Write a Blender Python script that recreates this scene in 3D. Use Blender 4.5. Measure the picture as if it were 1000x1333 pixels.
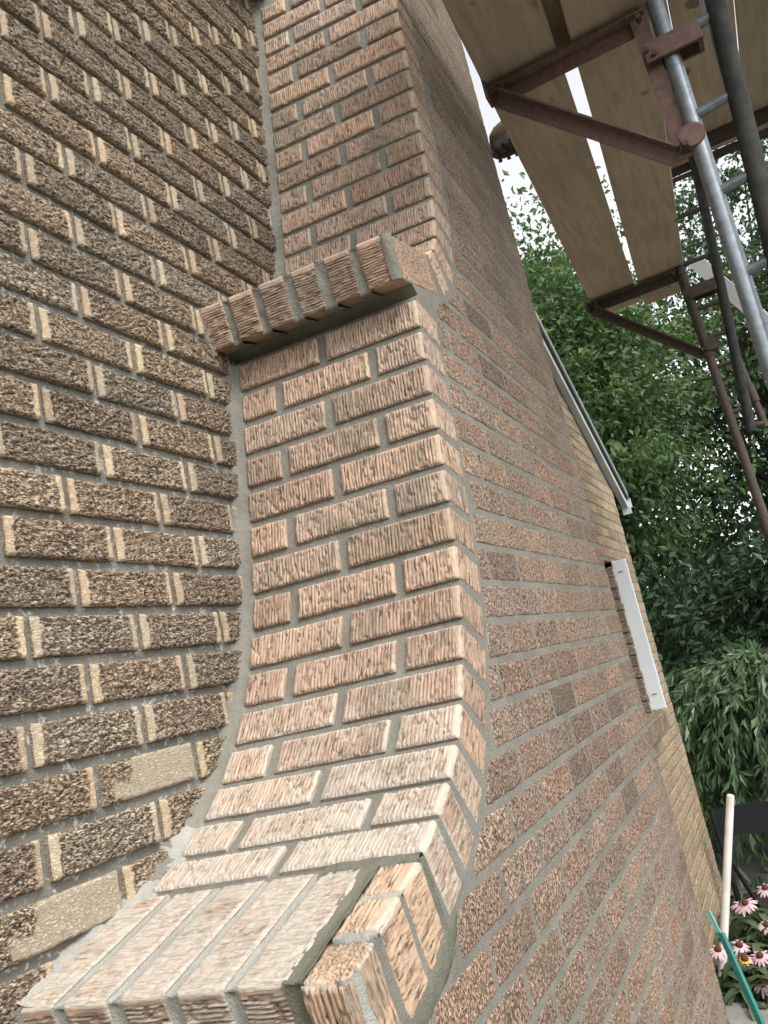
import bpy, bmesh, math, random
import numpy as np
from mathutils import Vector, Matrix

# ------------------------------------------------------------------ scene, camera, light
S = bpy.context.scene
for o in list(bpy.data.objects):
    bpy.data.objects.remove(o)
C = S.collection
rnd = random.Random(7)
R = math.radians
# world: +X out of the house wall, +Y along the wall away from the viewer, +Z up
CAM = np.array([0.8651, -0.8729, -0.1936])
MC = np.array([[0.87734, 0.43064, -0.2117], [-0.2769, 0.09403, -0.95629], [-0.39191, 0.89761, 0.20174]])
FPX = 1092.74
cd = bpy.data.cameras.new('camera'); cam = bpy.data.objects.new('camera', cd); C.objects.link(cam)
cd.sensor_fit = 'HORIZONTAL'; cd.sensor_width = 36.0; cd.lens = 36.0 * FPX / 1000.0
cd.clip_start = 0.02; cd.clip_end = 2000.0
r_, u_, b_ = MC[0], -MC[1], -MC[2]
cam.matrix_world = Matrix(((r_[0], u_[0], b_[0], CAM[0]), (r_[1], u_[1], b_[1], CAM[1]),
                           (r_[2], u_[2], b_[2], CAM[2]), (0, 0, 0, 1)))
S.camera = cam
SUN_AZ, SUN_EL = R(-32), R(50)       # azimuth from +X towards -Y
w = bpy.data.worlds.new('World'); S.world = w; w.use_nodes = True
nt = w.node_tree; nt.nodes.clear()
sky = nt.nodes.new('ShaderNodeTexSky'); sky.sky_type = 'NISHITA'; sky.sun_disc = False
sky.sun_elevation = SUN_EL; sky.sun_rotation = math.pi / 2 - SUN_AZ
sky.air_density = 1.0; sky.dust_density = 2.0; sky.ozone_density = 1.0; sky.altitude = 100
bg = nt.nodes.new('ShaderNodeBackground'); bg.inputs['Strength'].default_value = 0.15
wo = nt.nodes.new('ShaderNodeOutputWorld')
hs = nt.nodes.new('ShaderNodeHueSaturation'); hs.inputs['Saturation'].default_value = .10; hs.inputs['Value'].default_value = 1.0
nt.links.new(sky.outputs[0], hs.inputs['Color']); nt.links.new(hs.outputs[0], bg.inputs[0]); nt.links.new(bg.outputs[0], wo.inputs[0])
sd = bpy.data.lights.new('sun', 'SUN'); sd.energy = 1.2; sd.angle = R(24); sd.color = (1.0, .95, .86)
sun = bpy.data.objects.new('sun', sd); C.objects.link(sun)
sv = Vector((math.cos(SUN_EL) * math.cos(SUN_AZ), math.cos(SUN_EL) * math.sin(SUN_AZ), math.sin(SUN_EL)))
sun.rotation_euler = sv.to_track_quat('Z', 'Y').to_euler(); sun.location = sv * 20
S.view_settings.view_transform = 'Standard'; S.view_settings.look = 'None'
S.view_settings.gamma = 1.0; S.view_settings.use_curve_mapping = False
S.view_settings.exposure = 1.25
S.cycles.max_bounces = 6; S.cycles.diffuse_bounces = 3; S.cycles.transparent_max_bounces = 6
S.cycles.use_denoising = True

G = -2.05                                  # ground level
def ony(px, py, y):
    d = MC.T @ np.array([(px - 500) / FPX, (py - 666.5) / FPX, 1.0]); t = (y - CAM[1]) / d[1]
    return CAM + t * d
def project(P):
    c = (np.asarray(P, float) - CAM) @ MC.T
    return np.stack([500 + FPX * c[..., 0] / c[..., 2], 666.5 + FPX * c[..., 1] / c[..., 2], c[..., 2]], -1)

# ------------------------------------------------------------------ object helpers
def tag(o, label=None, cat=None, group=None, kind=None):
    if label: o['label'] = label
    if cat: o['category'] = cat
    if group: o['group'] = group
    if kind: o['kind'] = kind
    return o
def thing(name, label, cat, loc=(0, 0, 0), group=None, rz=0):
    o = bpy.data.objects.new(name, None); o.empty_display_size = .1
    o.location = loc; o.rotation_euler = (0, 0, rz); C.objects.link(o)
    return tag(o, label, cat, group)
def link(name, me, parent=None, mat=None, world=True):
    o = bpy.data.objects.new(name, me); C.objects.link(o)
    if mat is not None and not me.materials: me.materials.append(mat)
    if parent is not None:
        o.parent = parent
        if world: o.matrix_parent_inverse = parent_inverse(parent)
    return o
SHEAR = {}          # things whose parts are laid out slightly out of square
def parent_inverse(p):
    m = Matrix.Translation(-Vector(parent_loc(p)))
    return m @ SHEAR[p.name] if p.name in SHEAR else m
def parent_loc(p):
    # empties stand at their base; meshes linked under them keep world coordinates
    return p.location if p.parent is None else (0, 0, 0)
class MB:
    def __init__(s): s.v = []; s.f = []
    def add(s, vs, fs):
        n = len(s.v); s.v += [tuple(map(float, q)) for q in vs]; s.f += [tuple(i + n for i in f) for f in fs]
    def box(s, c, d, m=None):
        pts = [Vector((x * d[0] / 2, y * d[1] / 2, z * d[2] / 2)) for x in (-1, 1) for y in (-1, 1) for z in (-1, 1)]
        if m is not None: pts = [m @ q for q in pts]
        pts = [q + Vector(c) for q in pts]
        s.add(pts, [(0, 1, 3, 2), (4, 6, 7, 5), (0, 4, 5, 1), (2, 3, 7, 6), (0, 2, 6, 4), (1, 5, 7, 3)])
    def bar(s, a, b, w_, h_, up=(0, 0, 1)):
        a = Vector(a); b = Vector(b); d = (b - a); L = d.length; d.normalize()
        sd_ = d.cross(Vector(up)).normalized(); u = sd_.cross(d)
        m = Matrix((sd_, d, u)).transposed()
        s.box((a + b) / 2, (w_, L, h_), m)
    def tube(s, path, rad, n=12, cap=True):
        path = [Vector(p) for p in path]
        rad = rad if hasattr(rad, '__len__') else [rad] * len(path)
        rings = []; prev = None
        for i, p in enumerate(path):
            d = (path[min(i + 1, len(path) - 1)] - path[max(i - 1, 0)]).normalized()
            a = Vector((0, 0, 1)) if abs(d.z) < .9 else Vector((1, 0, 0))
            if prev is not None: a = prev
            e1 = (a - d * a.dot(d)).normalized(); e2 = d.cross(e1); prev = e1
            rings.append([p + (e1 * math.cos(t) + e2 * math.sin(t)) * rad[i] for t in (2 * math.pi * k / n for k in range(n))])
        vs = [q for r in rings for q in r]; fs = []
        for i in range(len(path) - 1):
            for k in range(n):
                fs.append((i * n + k, i * n + (k + 1) % n, (i + 1) * n + (k + 1) % n, (i + 1) * n + k))
        if cap: fs += [tuple(range(n))[::-1], tuple((len(path) - 1) * n + k for k in range(n))]
        s.add(vs, fs)
    def mesh(s, name, smooth=False):
        me = bpy.data.meshes.new(name); me.from_pydata(s.v, [], s.f); me.update()
        if smooth: smooth_by_angle(me)
        return me
    def build(s, name, mat, parent=None, smooth=False, bevel=0):
        me = s.mesh(name, smooth)
        if bevel:
            bm = bmesh.new(); bm.from_mesh(me)
            bmesh.ops.bevel(bm, geom=[e for e in bm.edges if e.calc_face_angle(0) > .6], offset=bevel, segments=2, affect='EDGES', profile=.6)
            bm.to_mesh(me); bm.free()
        return link(name, me, parent, mat)
def smooth_by_angle(me, a=.7):
    me.polygons.foreach_set('use_smooth', [True] * len(me.polygons))
    bm = bmesh.new(); bm.from_mesh(me)
    for e in bm.edges: e.smooth = e.calc_face_angle(0) < a
    bm.to_mesh(me); bm.free()
def np_mesh(name, v, f, attrs=None, smooth=True):
    v = np.asarray(v, np.float32); f = np.asarray(f, np.int32)
    me = bpy.data.meshes.new(name); k = f.shape[1]
    me.vertices.add(len(v)); me.vertices.foreach_set('co', v.ravel())
    me.loops.add(f.size); me.loops.foreach_set('vertex_index', f.ravel())
    me.polygons.add(len(f)); me.polygons.foreach_set('loop_start', np.arange(0, f.size, k, dtype=np.int32))
    me.polygons.foreach_set('loop_total', np.full(len(f), k, np.int32))
    me.polygons.foreach_set('use_smooth', np.full(len(f), smooth))
    me.update(calc_edges=True)
    for n, (t, a) in (attrs or {}).items():
        at = me.attributes.new(n, t, 'POINT'); at.data.foreach_set('value', np.asarray(a, np.float32).ravel())
    return me

# ------------------------------------------------------------------ numpy noise
def _hash(i, j, s):
    n = (i.astype(np.int64) * 374761393 + j.astype(np.int64) * 668265263 + int(s) * 974634533) & 0x7fffffff
    n = ((n ^ (n >> 13)) * 1274126177) & 0x7fffffff
    n = (n ^ (n >> 16)) & 0x7fffffff
    return (n % 65536) / 65535.0
def vn(x, y, s):
    x = np.asarray(x, float); y = np.asarray(y, float)
    i = np.floor(x); j = np.floor(y); a = x - i; b = y - j
    a = a * a * (3 - 2 * a); b = b * b * (3 - 2 * b)
    return ((_hash(i, j, s) * (1 - a) + _hash(i + 1, j, s) * a) * (1 - b) +
            (_hash(i, j + 1, s) * (1 - a) + _hash(i + 1, j + 1, s) * a) * b)
def fbm(x, y, s, o=3):
    r = 0; a = .5; t = 0
    for k in range(o):
        r = r + a * vn(x * 2 ** k, y * 2 ** k, s + 17 * k); t += a; a *= .5
    return r / t
def sst(a, b, x):
    t = np.clip((x - a) / (b - a), 0, 1); return t * t * (3 - 2 * t)

# ------------------------------------------------------------------ materials
class NT:
    def __init__(s, name):
        s.m = bpy.data.materials.new(name); s.m.use_nodes = True; s.t = s.m.node_tree; s.t.nodes.clear()
        s.out = s.n('OutputMaterial'); s.b = s.n('BsdfPrincipled'); s.l(s.b.outputs[0], s.out.inputs[0])
        s.b.inputs['Specular IOR Level'].default_value = .25
    def n(s, t, **k):
        q = s.t.nodes.new('ShaderNode' + t)
        for a, b in k.items():
            if a.startswith('i_'): q.inputs[a[2:].replace('_', ' ')].default_value = b
            else: setattr(q, a, b)
        return q
    def l(s, a, b): s.t.links.new(a, b)
    def coord(s, scale=(1, 1, 1), rand=True, world=False):
        mp = s.n('Mapping'); mp.inputs['Scale'].default_value = scale
        if world: s.l(s.n('NewGeometry').outputs['Position'], mp.inputs['Vector'])
        else:
            s.l(s.n('TexCoord').outputs['Object'], mp.inputs['Vector'])
            if rand:
                oi = s.n('ObjectInfo'); cb = s.n('CombineXYZ')
                for k, q in enumerate((37., 91., 53.)):
                    mu = s.n('Math', operation='MULTIPLY'); s.l(oi.outputs['Random'], mu.inputs[0]); mu.inputs[1].default_value = q
                    s.l(mu.outputs[0], cb.inputs[k])
                s.l(cb.outputs[0], mp.inputs['Location'])
        return mp.outputs[0]
    def noise(s, vec, scale, detail=3, rough=.6, dist=0):
        q = s.n('TexNoise'); q.inputs['Scale'].default_value = scale; q.inputs['Detail'].default_value = detail
        q.inputs['Roughness'].default_value = rough; q.inputs['Distortion'].default_value = dist
        s.l(vec, q.inputs['Vector']); return q.outputs['Fac']
    def ramp(s, fac, lo, hi, a=0., b=1.):
        q = s.n('MapRange'); q.inputs[1].default_value = lo; q.inputs[2].default_value = hi
        q.inputs[3].default_value = a; q.inputs[4].default_value = b; s.l(fac, q.inputs[0]); return q.outputs[0]
    def mix(s, fac, a, b, mode='MIX'):
        q = s.n('Mix', data_type='RGBA', blend_type=mode)
        for i, z in ((0, fac), (6, a), (7, b)):
            if isinstance(z, (int, float)): q.inputs[i].default_value = z
            elif isinstance(z, tuple): q.inputs[i].default_value = (*z, 1)
            else: s.l(z, q.inputs[i])
        return q.outputs[2]
    def math(s, op, a, b=None):
        q = s.n('Math', operation=op)
        for i, z in enumerate((a, b)):
            if z is None: continue
            if isinstance(z, (int, float)): q.inputs[i].default_value = z
            else: s.l(z, q.inputs[i])
        return q.outputs[0]
    def attr(s, name): return s.n('Attribute', attribute_name=name).outputs['Fac']
    def bump(s, h, dist, strength=1.0):
        q = s.n('Bump'); q.inputs['Distance'].default_value = dist; q.inputs['Strength'].default_value = strength
        s.l(h, q.inputs['Height']); s.l(q.outputs[0], s.b.inputs['Normal'])
    def fin(s, col, rough=.9, metal=0.):
        if isinstance(col, tuple): s.b.inputs['Base Color'].default_value = (*col, 1)
        else: s.l(col, s.b.inputs['Base Color'])
        s.b.inputs['Roughness'].default_value = rough; s.b.inputs['Metallic'].default_value = metal
        return s.m

def brick_material(name, light, mid, dark, margin, stretch, sc, bumpd, d0=.40, d1=.50, stain=0., dist=.3):
    m = NT(name); v = m.coord(stretch); v1 = m.coord((1, 1, 1))
    n1 = m.noise(v, sc, 4, .7, dist); n2 = m.noise(v1, 22, 3, .6)
    c = m.mix(m.ramp(n1, d0, d1), dark, mid)
    c = m.mix(m.ramp(n1, d1 + .02, d1 + .16), c, light)
    c = m.mix(m.ramp(n2, .3, .75, 0, .30), c, mid)
    nm = m.noise(v1, 120, 3, .6)
    mg = m.mix(m.ramp(nm, .35, .7), margin, tuple(q * .78 for q in margin))
    c = m.mix(m.attr('margin'), c, mg)
    oi = m.n('ObjectInfo')
    c = m.mix(1.0, c, oi.outputs['Color'], 'MULTIPLY')
    vt = m.math('ADD', m.attr('vt'), 1.0); cb = m.n('CombineColor'); [m.l(vt, cb.inputs[k]) for k in range(3)]
    c = m.mix(1.0, c, cb.outputs[0], 'MULTIPLY')
    wv = m.coord((1, 1, 1), world=True)
    if stain: c = m.mix(m.ramp(m.noise(wv, 6.5, 5, .65), .52, .64, 0, stain), c, (.17, .155, .115))
    # mortar left on the face by the trowel: amount in the object's alpha, more along the joints and on upward faces
    hz = m.noise(wv, 16, 6, .75); al = oi.outputs['Alpha']
    up = m.n('SeparateXYZ'); m.l(m.n('NewGeometry').outputs['True Normal'], up.inputs[0])
    lie = m.ramp(up.outputs[2], .1, .55, -.22, 0.)
    ed = m.math('MULTIPLY', m.attr('edge'), .26)
    fac = m.ramp(m.math('ADD', m.math('ADD', hz, lie), m.math('ADD', ed, m.math('SUBTRACT', al, 1.0))), .26, .50, 0, .80)
    c = m.mix(fac, c, (.47, .43, .37))
    fine = m.noise(v1, 900, 2, .6)
    h = m.math('ADD', m.ramp(n1, d0 - .04, d1 + .05), m.math('MULTIPLY', fine, .3))
    m.bump(h, bumpd)
    return m.fin(c, .93)

M = {}
M['bark'] = brick_material('bark brick', (.56, .465, .36), (.335, .266, .20), (.026, .020, .016), (.63, .52, .385), (1, 1, 2.4), 180, .0014, .435, .515)
M['comb'] = brick_material('combed brick', (.48, .362, .28), (.365, .265, .20), (.05, .037, .03), (.53, .41, .315), (2.3, 1.5, .22), 150, .0007, .37, .45, .55, 0.)
M['hcomb'] = brick_material('combed brick end', (.44, .325, .25), (.31, .225, .17), (.045, .033, .027), (.52, .39, .30), (.25, 1.5, 2.3), 150, .0008, .38, .45, .4, 0.)
M['rough'] = brick_material('rough brick', (.47, .35, .272), (.335, .243, .185), (.042, .031, .025), (.50, .375, .285), (1.3, 1.3, .9), 230, .0020, .41, .49, .35)
M['spall'] = brick_material('spalled brick', (.60, .48, .345), (.35, .268, .186), (.028, .021, .015), (.56, .475, .36), (1, 1, 2.0), 200, .0018, .425, .515)

def mortar_material(name, a, b, speck=None, sc=60):
    m = NT(name); v = m.coord(world=True)
    n1 = m.noise(v, 9, 4, .6); n2 = m.noise(v, 420, 3, .7); n3 = m.noise(v, sc, 4, .65)
    c = m.mix(m.ramp(n1, .35, .65), a, b)
    c = m.mix(m.ramp(n2, .3, .75, 0, .45), c, tuple(q * .62 for q in a))
    if speck: c = m.mix(m.ramp(n3, .56, .68), c, speck)
    m.bump(m.math('ADD', m.math('MULTIPLY', n2, .6), n3), .0042)
    return m.fin(c, .95)
M['mortar_old'] = mortar_material('old mortar', (.165, .155, .135), (.25, .24, .215), (.50, .50, .48), 75)
M['mortar'] = mortar_material('fresh mortar', (.20, .19, .162), (.275, .26, .225))
M['mortar_pale'] = mortar_material('pale mortar', (.36, .35, .315), (.44, .43, .39))
M['mortar_wet'] = mortar_material('damp mortar', (.15, .148, .115), (.20, .195, .155))
M['concrete'] = mortar_material('concrete', (.24, .235, .22), (.32, .31, .29), None, 40)

def simple(name, col, rough=.6, metal=0., var=.25, sc=30, bump=0., spec=.3, stretch=(1, 1, 1), col2=None, lo=.35, hi=.7):
    m = NT(name); v = m.coord(stretch); n = m.noise(v, sc, 4, .6)
    c2 = col2 or tuple(q * (1 - var) for q in col)
    c = m.mix(m.ramp(n, lo, hi), col, c2)
    m.b.inputs['Specular IOR Level'].default_value = spec
    if bump: m.bump(n, bump)
    return m.fin(c, rough, metal)
M['galv'] = simple('galvanised tube', (.30, .335, .37), .42, .55, .35, 40, .0006)
M['tube_dark'] = simple('dark painted tube', (.026, .030, .030), .7, 0, .3, 25, .0006, .15, col2=(.06, .055, .05))
M['rust'] = simple('rusty red steel', (.165, .085, .075), .75, .1, .3, 45, .0012, col2=(.20, .145, .125))
M['rust_dark'] = simple('dark rusty steel', (.070, .056, .050), .8, .1, .3, 45, .0012, col2=(.105, .080, .066))
M['white_metal'] = simple('white painted metal', (.80, .82, .84), .35, 0, .06, 8)
M['grey_metal'] = simple('grey drip edge', (.33, .36, .38), .4, .2, .2, 12)
M['trim'] = simple('weathered white trim', (.60, .63, .65), .5, 0, .25, 6, 0, .3)
M['pvc'] = simple('white plastic pipe', (.76, .74, .70), .4, 0, .22, 9, 0, .4)
M['teal'] = simple('teal painted steel', (.03, .20, .165), .4, 0, .3, 30, .0004, .4)
M['teal_tip'] = simple('pale teal paint', (.20, .55, .52), .4, 0, .1, 30)
M['black'] = simple('black fabric', (.012, .014, .018), .7, 0, .3, 60)
M['black_metal'] = simple('black metal', (.015, .016, .018), .4, .2, .3, 30)
M['shingle'] = simple('grey shingle', (.10, .10, .10), .95, 0, .4, 60, .002)
M['glass'] = simple('dark window glass', (.03, .04, .045), .08, 0, .1, 3, 0, .5)
M['soil'] = simple('garden soil', (.045, .036, .026), .98, 0, .5, 25, .03)
M['gravel'] = simple('grey gravel', (.20, .19, .18), .98, 0, .7, 60, .01)
M['grass'] = simple('lawn', (.030, .055, .014), .98, 0, .5, 6, .03)
M['boot'] = simple('brown boot leather', (.22, .16, .11), .75, 0, .4, 40, .001)
M['sole'] = simple('dark rubber sole', (.10, .095, .09), .85, 0, .4, 60, .001)
M['cloth'] = simple('navy work cloth', (.03, .035, .05), .95, 0, .4, 30, .001)
M['skin'] = simple('skin', (.45, .27, .19), .6, 0, .1, 20)
M['bark_tree'] = simple('tree bark', (.075, .058, .042), .95, 0, .5, 14, .02, stretch=(1, 1, .25))

def wood_material(name, a, b, knot):
    m = NT(name); v = m.coord((1.0, .09, 1.0)); v2 = m.coord((1, .5, 1))
    n = m.noise(v, 46, 5, .65, .6); n2 = m.noise(v2, 5.5, 3, .6); n3 = m.noise(m.coord((1, .35, 1)), 11, 2, .5)
    c = m.mix(m.ramp(n, .35, .68), a, b)
    c = m.mix(m.ramp(n2, .45, .8, 0, .7), c, tuple(q * .6 for q in a))
    c = m.mix(m.ramp(n3, .70, .76, 0, .75), c, knot)
    sp = m.noise(m.coord((1, 1, 1)), 24, 3, .5); c = m.mix(m.ramp(sp, .69, .73, 0, .5), c, (.40, .38, .34))
    kn = m.noise(m.coord((1, .7, 1)), 7, 1, .4); c = m.mix(m.ramp(kn, .74, .77, 0, .8), c, knot)
    m.bump(n, .0012)
    return m.fin(c, .85)
M['plank'] = wood_material('scaffold plank', (.54, .435, .35), (.40, .315, .25), (.15, .105, .08))
M['plank_dark'] = wood_material('older scaffold plank', (.25, .185, .125), (.18, .13, .09), (.08, .055, .04))

def leaf_material(name, a, b, gloss=.45):
    m = NT(name); f = m.attr('lv'); c = m.mix(f, a, b)
    m.l(c, m.b.inputs['Base Color']); m.b.inputs['Roughness'].default_value = gloss
    tr = m.n('BsdfTranslucent'); m.l(m.mix(1.0, c, (1.0, 1.15, .55), 'MULTIPLY'), tr.inputs[0])
    ad = m.n('MixShader'); ad.inputs[0].default_value = .32
    m.l(m.b.outputs[0], ad.inputs[1]); m.l(tr.outputs[0], ad.inputs[2]); m.l(ad.outputs[0], m.out.inputs[0])
    return m.m
M['leaf_light'] = leaf_material('light maple leaves', (.05, .10, .045), (.14, .205, .085))
M['leaf_dark'] = leaf_material('dark tree leaves', (.024, .050, .029), (.068, .11, .06))
M['leaf_mid'] = leaf_material('green tree leaves', (.034, .072, .038), (.095, .15, .075))
M['leaf_willow'] = leaf_material('long shrub leaves', (.055, .11, .058), (.16, .22, .12), .35)
M['leaf_flower'] = leaf_material('flower foliage', (.05, .085, .04), (.13, .165, .10), .5)
M['petal'] = simple('pink petals', (.66, .46, .51), .7, 0, .3, 60)
M['cone'] = simple('brown flower cone', (.14, .045, .02), .9, 0, .5, 200, .002)
M['petal_yellow'] = simple('yellow petals', (.75, .42, .04), .7, 0, .3, 60)
M['stem'] = simple('green stem', (.06, .10, .035), .7, 0, .3, 40)

# ------------------------------------------------------------------ brick meshes
H = 0.0677                       # course height
def relief(style, X, Z, s):
    """height of the face (m) and margin mask; X, Z in metres from the brick's corner"""
    if style in ('bark', 'spall'):
        x0 = _hash(np.array(s), np.array(3), 5) * .2; cv = (_hash(np.array(s), np.array(9), 5) - .5) * 5
        bend = cv * (X - x0) ** 2 + .35 * (_hash(np.array(s), np.array(4), 1) - .5) * X
        wq = fbm(X / .03, Z / .03, s + 1, 2) - .5
        n = fbm(X / .0115 + wq * 1.5, (Z + bend) / .0040 + wq * 2, s, 2)
        return sst(.33, .47, n) * .0030 + .0008 * vn(X / .004, Z / .004, s + 2)
    if style == 'comb':
        wob = .14 * (vn(X / .02, Z / .03, s) - .5)
        g = np.abs(((X / .0062 + wob) % 1.0) - .5) * 2
        h = sst(.14, .46, g) * .0034
        p = fbm(X / .007, Z / .009, s + 5, 2)
        return h * (1 - .8 * sst(.62, .70, p)) + .0004 * vn(X / .004, Z / .005, s) - .0010 * sst(.70, .8, p)
    if style == 'hcomb':
        g = np.abs(((Z / .0052 + .5 * (vn(X / .03, Z / .02, s) - .5)) % 1.0) - .5) * 2; p = fbm(X / .010, Z / .006, s + 5, 2)
        return sst(.15, .6, g) * .0020 * (1 - sst(.56, .66, p)) + .0005 * vn(X / .004, Z / .004, s)
    if style == 'spall0': return .0022 + .0012 * fbm(X / .03, Z / .02, s, 3) - .0012 * sst(.7, .75, vn(X / .005, Z / .005, s))
    n = fbm(X / .0062, Z / .0085, s, 2)
    return sst(.34, .56, n) * .0011 + .0003 * vn(X / .003, Z / .004, s + 3)

FRES = {'bark': (.0021, .0020), 'comb': (.0012, .0032), 'rough': (.0024, .0024), 'hcomb': (.0030, .0013), 'spall': (.0024, .0024)}
def face_grid(o, eu, ev, nrm, lu, lv, du, dv, style, s, mg=(0, 0, 0), wob=1.0):
    """displaced face: o corner, eu/ev unit axes, lu/lv lengths"""
    nu = max(3, int(lu / du)); nv = max(3, int(lv / dv))
    # extra rows close to the border for the rounded arris
    us = np.concatenate([[0, .0016], np.linspace(.004, lu - .004, nu), [lu - .0016, lu]])
    vs = np.concatenate([[0, .0016], np.linspace(.004, lv - .004, nv), [lv - .0016, lv]])
    U, V = np.meshgrid(us, vs, indexing='ij')
    h = relief(style, U, V, s)
    mk = np.zeros_like(U)
    for k, q in enumerate(mg):
        if q:
            dist = (U if k == 0 else lu - U if k == 1 else lv - V) + .0035 * (vn(V / .012, U * 0, s + 7 + k) - .5)
            mk = np.maximum(mk, 1 - sst(q - .0015, q + .0015, dist))
    if style == 'spall': mk = np.maximum(mk, sst(.40, .45, fbm(U / .045 + 3, V / .04, s + 77, 3)))
    smooth_h = {'bark': .0030, 'comb': .0030, 'rough': .0012, 'hcomb': .0020, 'spall': .0022 + .001 * fbm(U / .02, V / .02, s + 5, 3)}[style]
    h = h * (1 - mk) + smooth_h * mk
    e = np.minimum(np.minimum(U, lu - U), np.minimum(V, lv - V))
    e = e + (.0012 * (vn(U / .006, V / .006, s + 31) - .5)) * (e > 0)
    h = h * sst(.0, .0030, e) + .0012 * sst(0, .002, e)
    ek = 1 - sst(.001, .007, e)
    # chipped, slightly wandering outline
    U = U + wob * (.0020 * vn(V / .008, V * 0 + 1, s + 61) * np.clip(1 - U / .02, 0, 1) - .0020 * vn(V / .008, V * 0 + 2, s + 62) * np.clip(1 - (lu - U) / .02, 0, 1))
    V = V + wob * (.0016 * vn(U / .010, U * 0 + 3, s + 63) * np.clip(1 - V / .015, 0, 1) - .0016 * vn(U / .010, U * 0 + 4, s + 64) * np.clip(1 - (lv - V) / .015, 0, 1))
    P = np.array(o) + U[..., None] * np.array(eu) + V[..., None] * np.array(ev) + h[..., None] * np.array(nrm)
    a, b = U.shape; I = np.arange(a * b).reshape(a, b)
    f = np.stack([I[:-1, :-1], I[1:, :-1], I[1:, 1:], I[:-1, 1:]], -1).reshape(-1, 4)
    return P.reshape(-1, 3), f, mk.ravel(), ek.ravel()

def brick_mesh(name, L, Hh, Dp, style, s, mg=(0, 0), end=None, end_style='rough', top_style=None, res=1.0, top=None, warp=None):
    """brick with its face towards -Y (local), length on X, height on Z, centred; end / top = also texture the +X / +Z face"""
    du, dv = FRES[style]
    du *= res; dv *= res
    vs, fs, mk, eg = [], [], [], []; n = 0
    def put(P, f, m, ek=None):
        nonlocal n
        vs.append(P); fs.append(f + n); mk.append(m); eg.append(np.ones(len(P)) if ek is None else ek); n += len(P)
    P, f, m, ek = face_grid((-L / 2, 0, -Hh / 2), (1, 0, 0), (0, 0, 1), (0, -1, 0), L, Hh, du, dv, style, s, mg, 0 if (end or top) else 1); put(P, f, m, ek)
    if end:
        q = FRES[end_style]
        P, f, m, ek = face_grid((L / 2, 0, -Hh / 2), (0, 1, 0), (0, 0, 1), (1, 0, 0), Dp, Hh, q[0] * res, q[1] * res, end_style, s + 50, (0, 0), 0); put(P, f, m, ek)
    if top:
        P, f, m, ek = face_grid((-L / 2, 0, Hh / 2), (1, 0, 0), (0, 1, 0), (0, 0, 1), L, Dp, .0024 * res, .0024 * res, top, s + 90, (0, 0), 0); put(P, f, m, ek)
    ins = .0012; x0, x1, z0, z1 = -L / 2 + ins, L / 2 - (0 if end else ins), -Hh / 2 + ins, Hh / 2 - (0 if top else ins)
    B = np.array([(x0, 0, z0), (x1, 0, z0), (x1, 0, z1), (x0, 0, z1), (x0, Dp, z0), (x1, Dp, z0), (x1, Dp, z1), (x0, Dp, z1)])
    q = [(0, 4, 5, 1), (0, 3, 7, 4), (4, 7, 6, 5)]
    if not end: q.append((1, 5, 6, 2))
    if not top: q.append((3, 2, 6, 7))
    for face in q:       # split so that shading stays flat on the plain sides
        put(B[list(face)], np.array([[0, 1, 2, 3]]), np.full(4, .35 if style == 'bark' else .55))
    V = np.concatenate(vs); F = np.concatenate(fs); K = np.concatenate(mk)
    if warp is not None: V = warp(V)
    return np_mesh(name, V, F, {'margin': ('FLOAT', K), 'edge': ('FLOAT', np.concatenate(eg))})

def simple_brick_arrays(L, Hh, Dp, s, n=(4, 2)):
    us = np.array([0, .004] + list(np.linspace(.03, L - .03, n[0])) + [L - .004, L]) - L / 2
    zs = np.array([0, .004] + list(np.linspace(.02, Hh - .02, n[1])) + [Hh - .004, Hh]) - Hh / 2
    U, V = np.meshgrid(us, zs, indexing='ij')
    inner = (np.abs(U) < L / 2 - .001) & (np.abs(V) < Hh / 2 - .001)
    h = inner * (.0009 + .0006 * vn(U * 40 + s, V * 60, s))
    P = np.stack([U, -h, V], -1).reshape(-1, 3); a, b = U.shape; I = np.arange(a * b).reshape(a, b)
    f = np.stack([I[:-1, :-1], I[1:, :-1], I[1:, 1:], I[:-1, 1:]], -1).reshape(-1, 4)
    x, z = L / 2, Hh / 2
    B = np.array([(-x, 0, -z), (x, 0, -z), (x, 0, z), (-x, 0, z), (-x, Dp, -z), (x, Dp, -z), (x, Dp, z), (-x, Dp, z)])
    q = np.array([(0, 4, 5, 1), (1, 5, 6, 2), (3, 2, 6, 7), (0, 3, 7, 4)]) + len(P)
    return np.concatenate([P, B]), np.concatenate([f, q])

_cache = {}
def variant(style, L, Hh, Dp, k, **kw):
    key = (style, round(L, 4), round(Hh, 4), round(Dp, 4), k, tuple(sorted(kw.items())))
    if key not in _cache:
        me = brick_mesh('brick', L, Hh, Dp, style, 101 * len(_cache) + 7 * k + 11, **kw)
        me.materials.append(M[style]); _cache[key] = me
    return _cache[key]
ROT_OUT = Matrix(((0, -1, 0), (1, 0, 0), (0, 0, 1)))    # local -Y -> world +X ; local X -> world +Y
def put_brick(me, loc, rot, parent, tone=(1, 1, 1), haze=0.):
    o = bpy.data.objects.new('brick', me); C.objects.link(o); o.parent = parent
    o.matrix_parent_inverse = parent_inverse(parent)
    jr = Matrix.Rotation(rnd.gauss(0, .0035), 3, 'Y')
    o.matrix_basis = Matrix.Translation(Vector(loc)) @ (rot @ jr).to_4x4()
    o.color = (*tone, haze)
    return o
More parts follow.
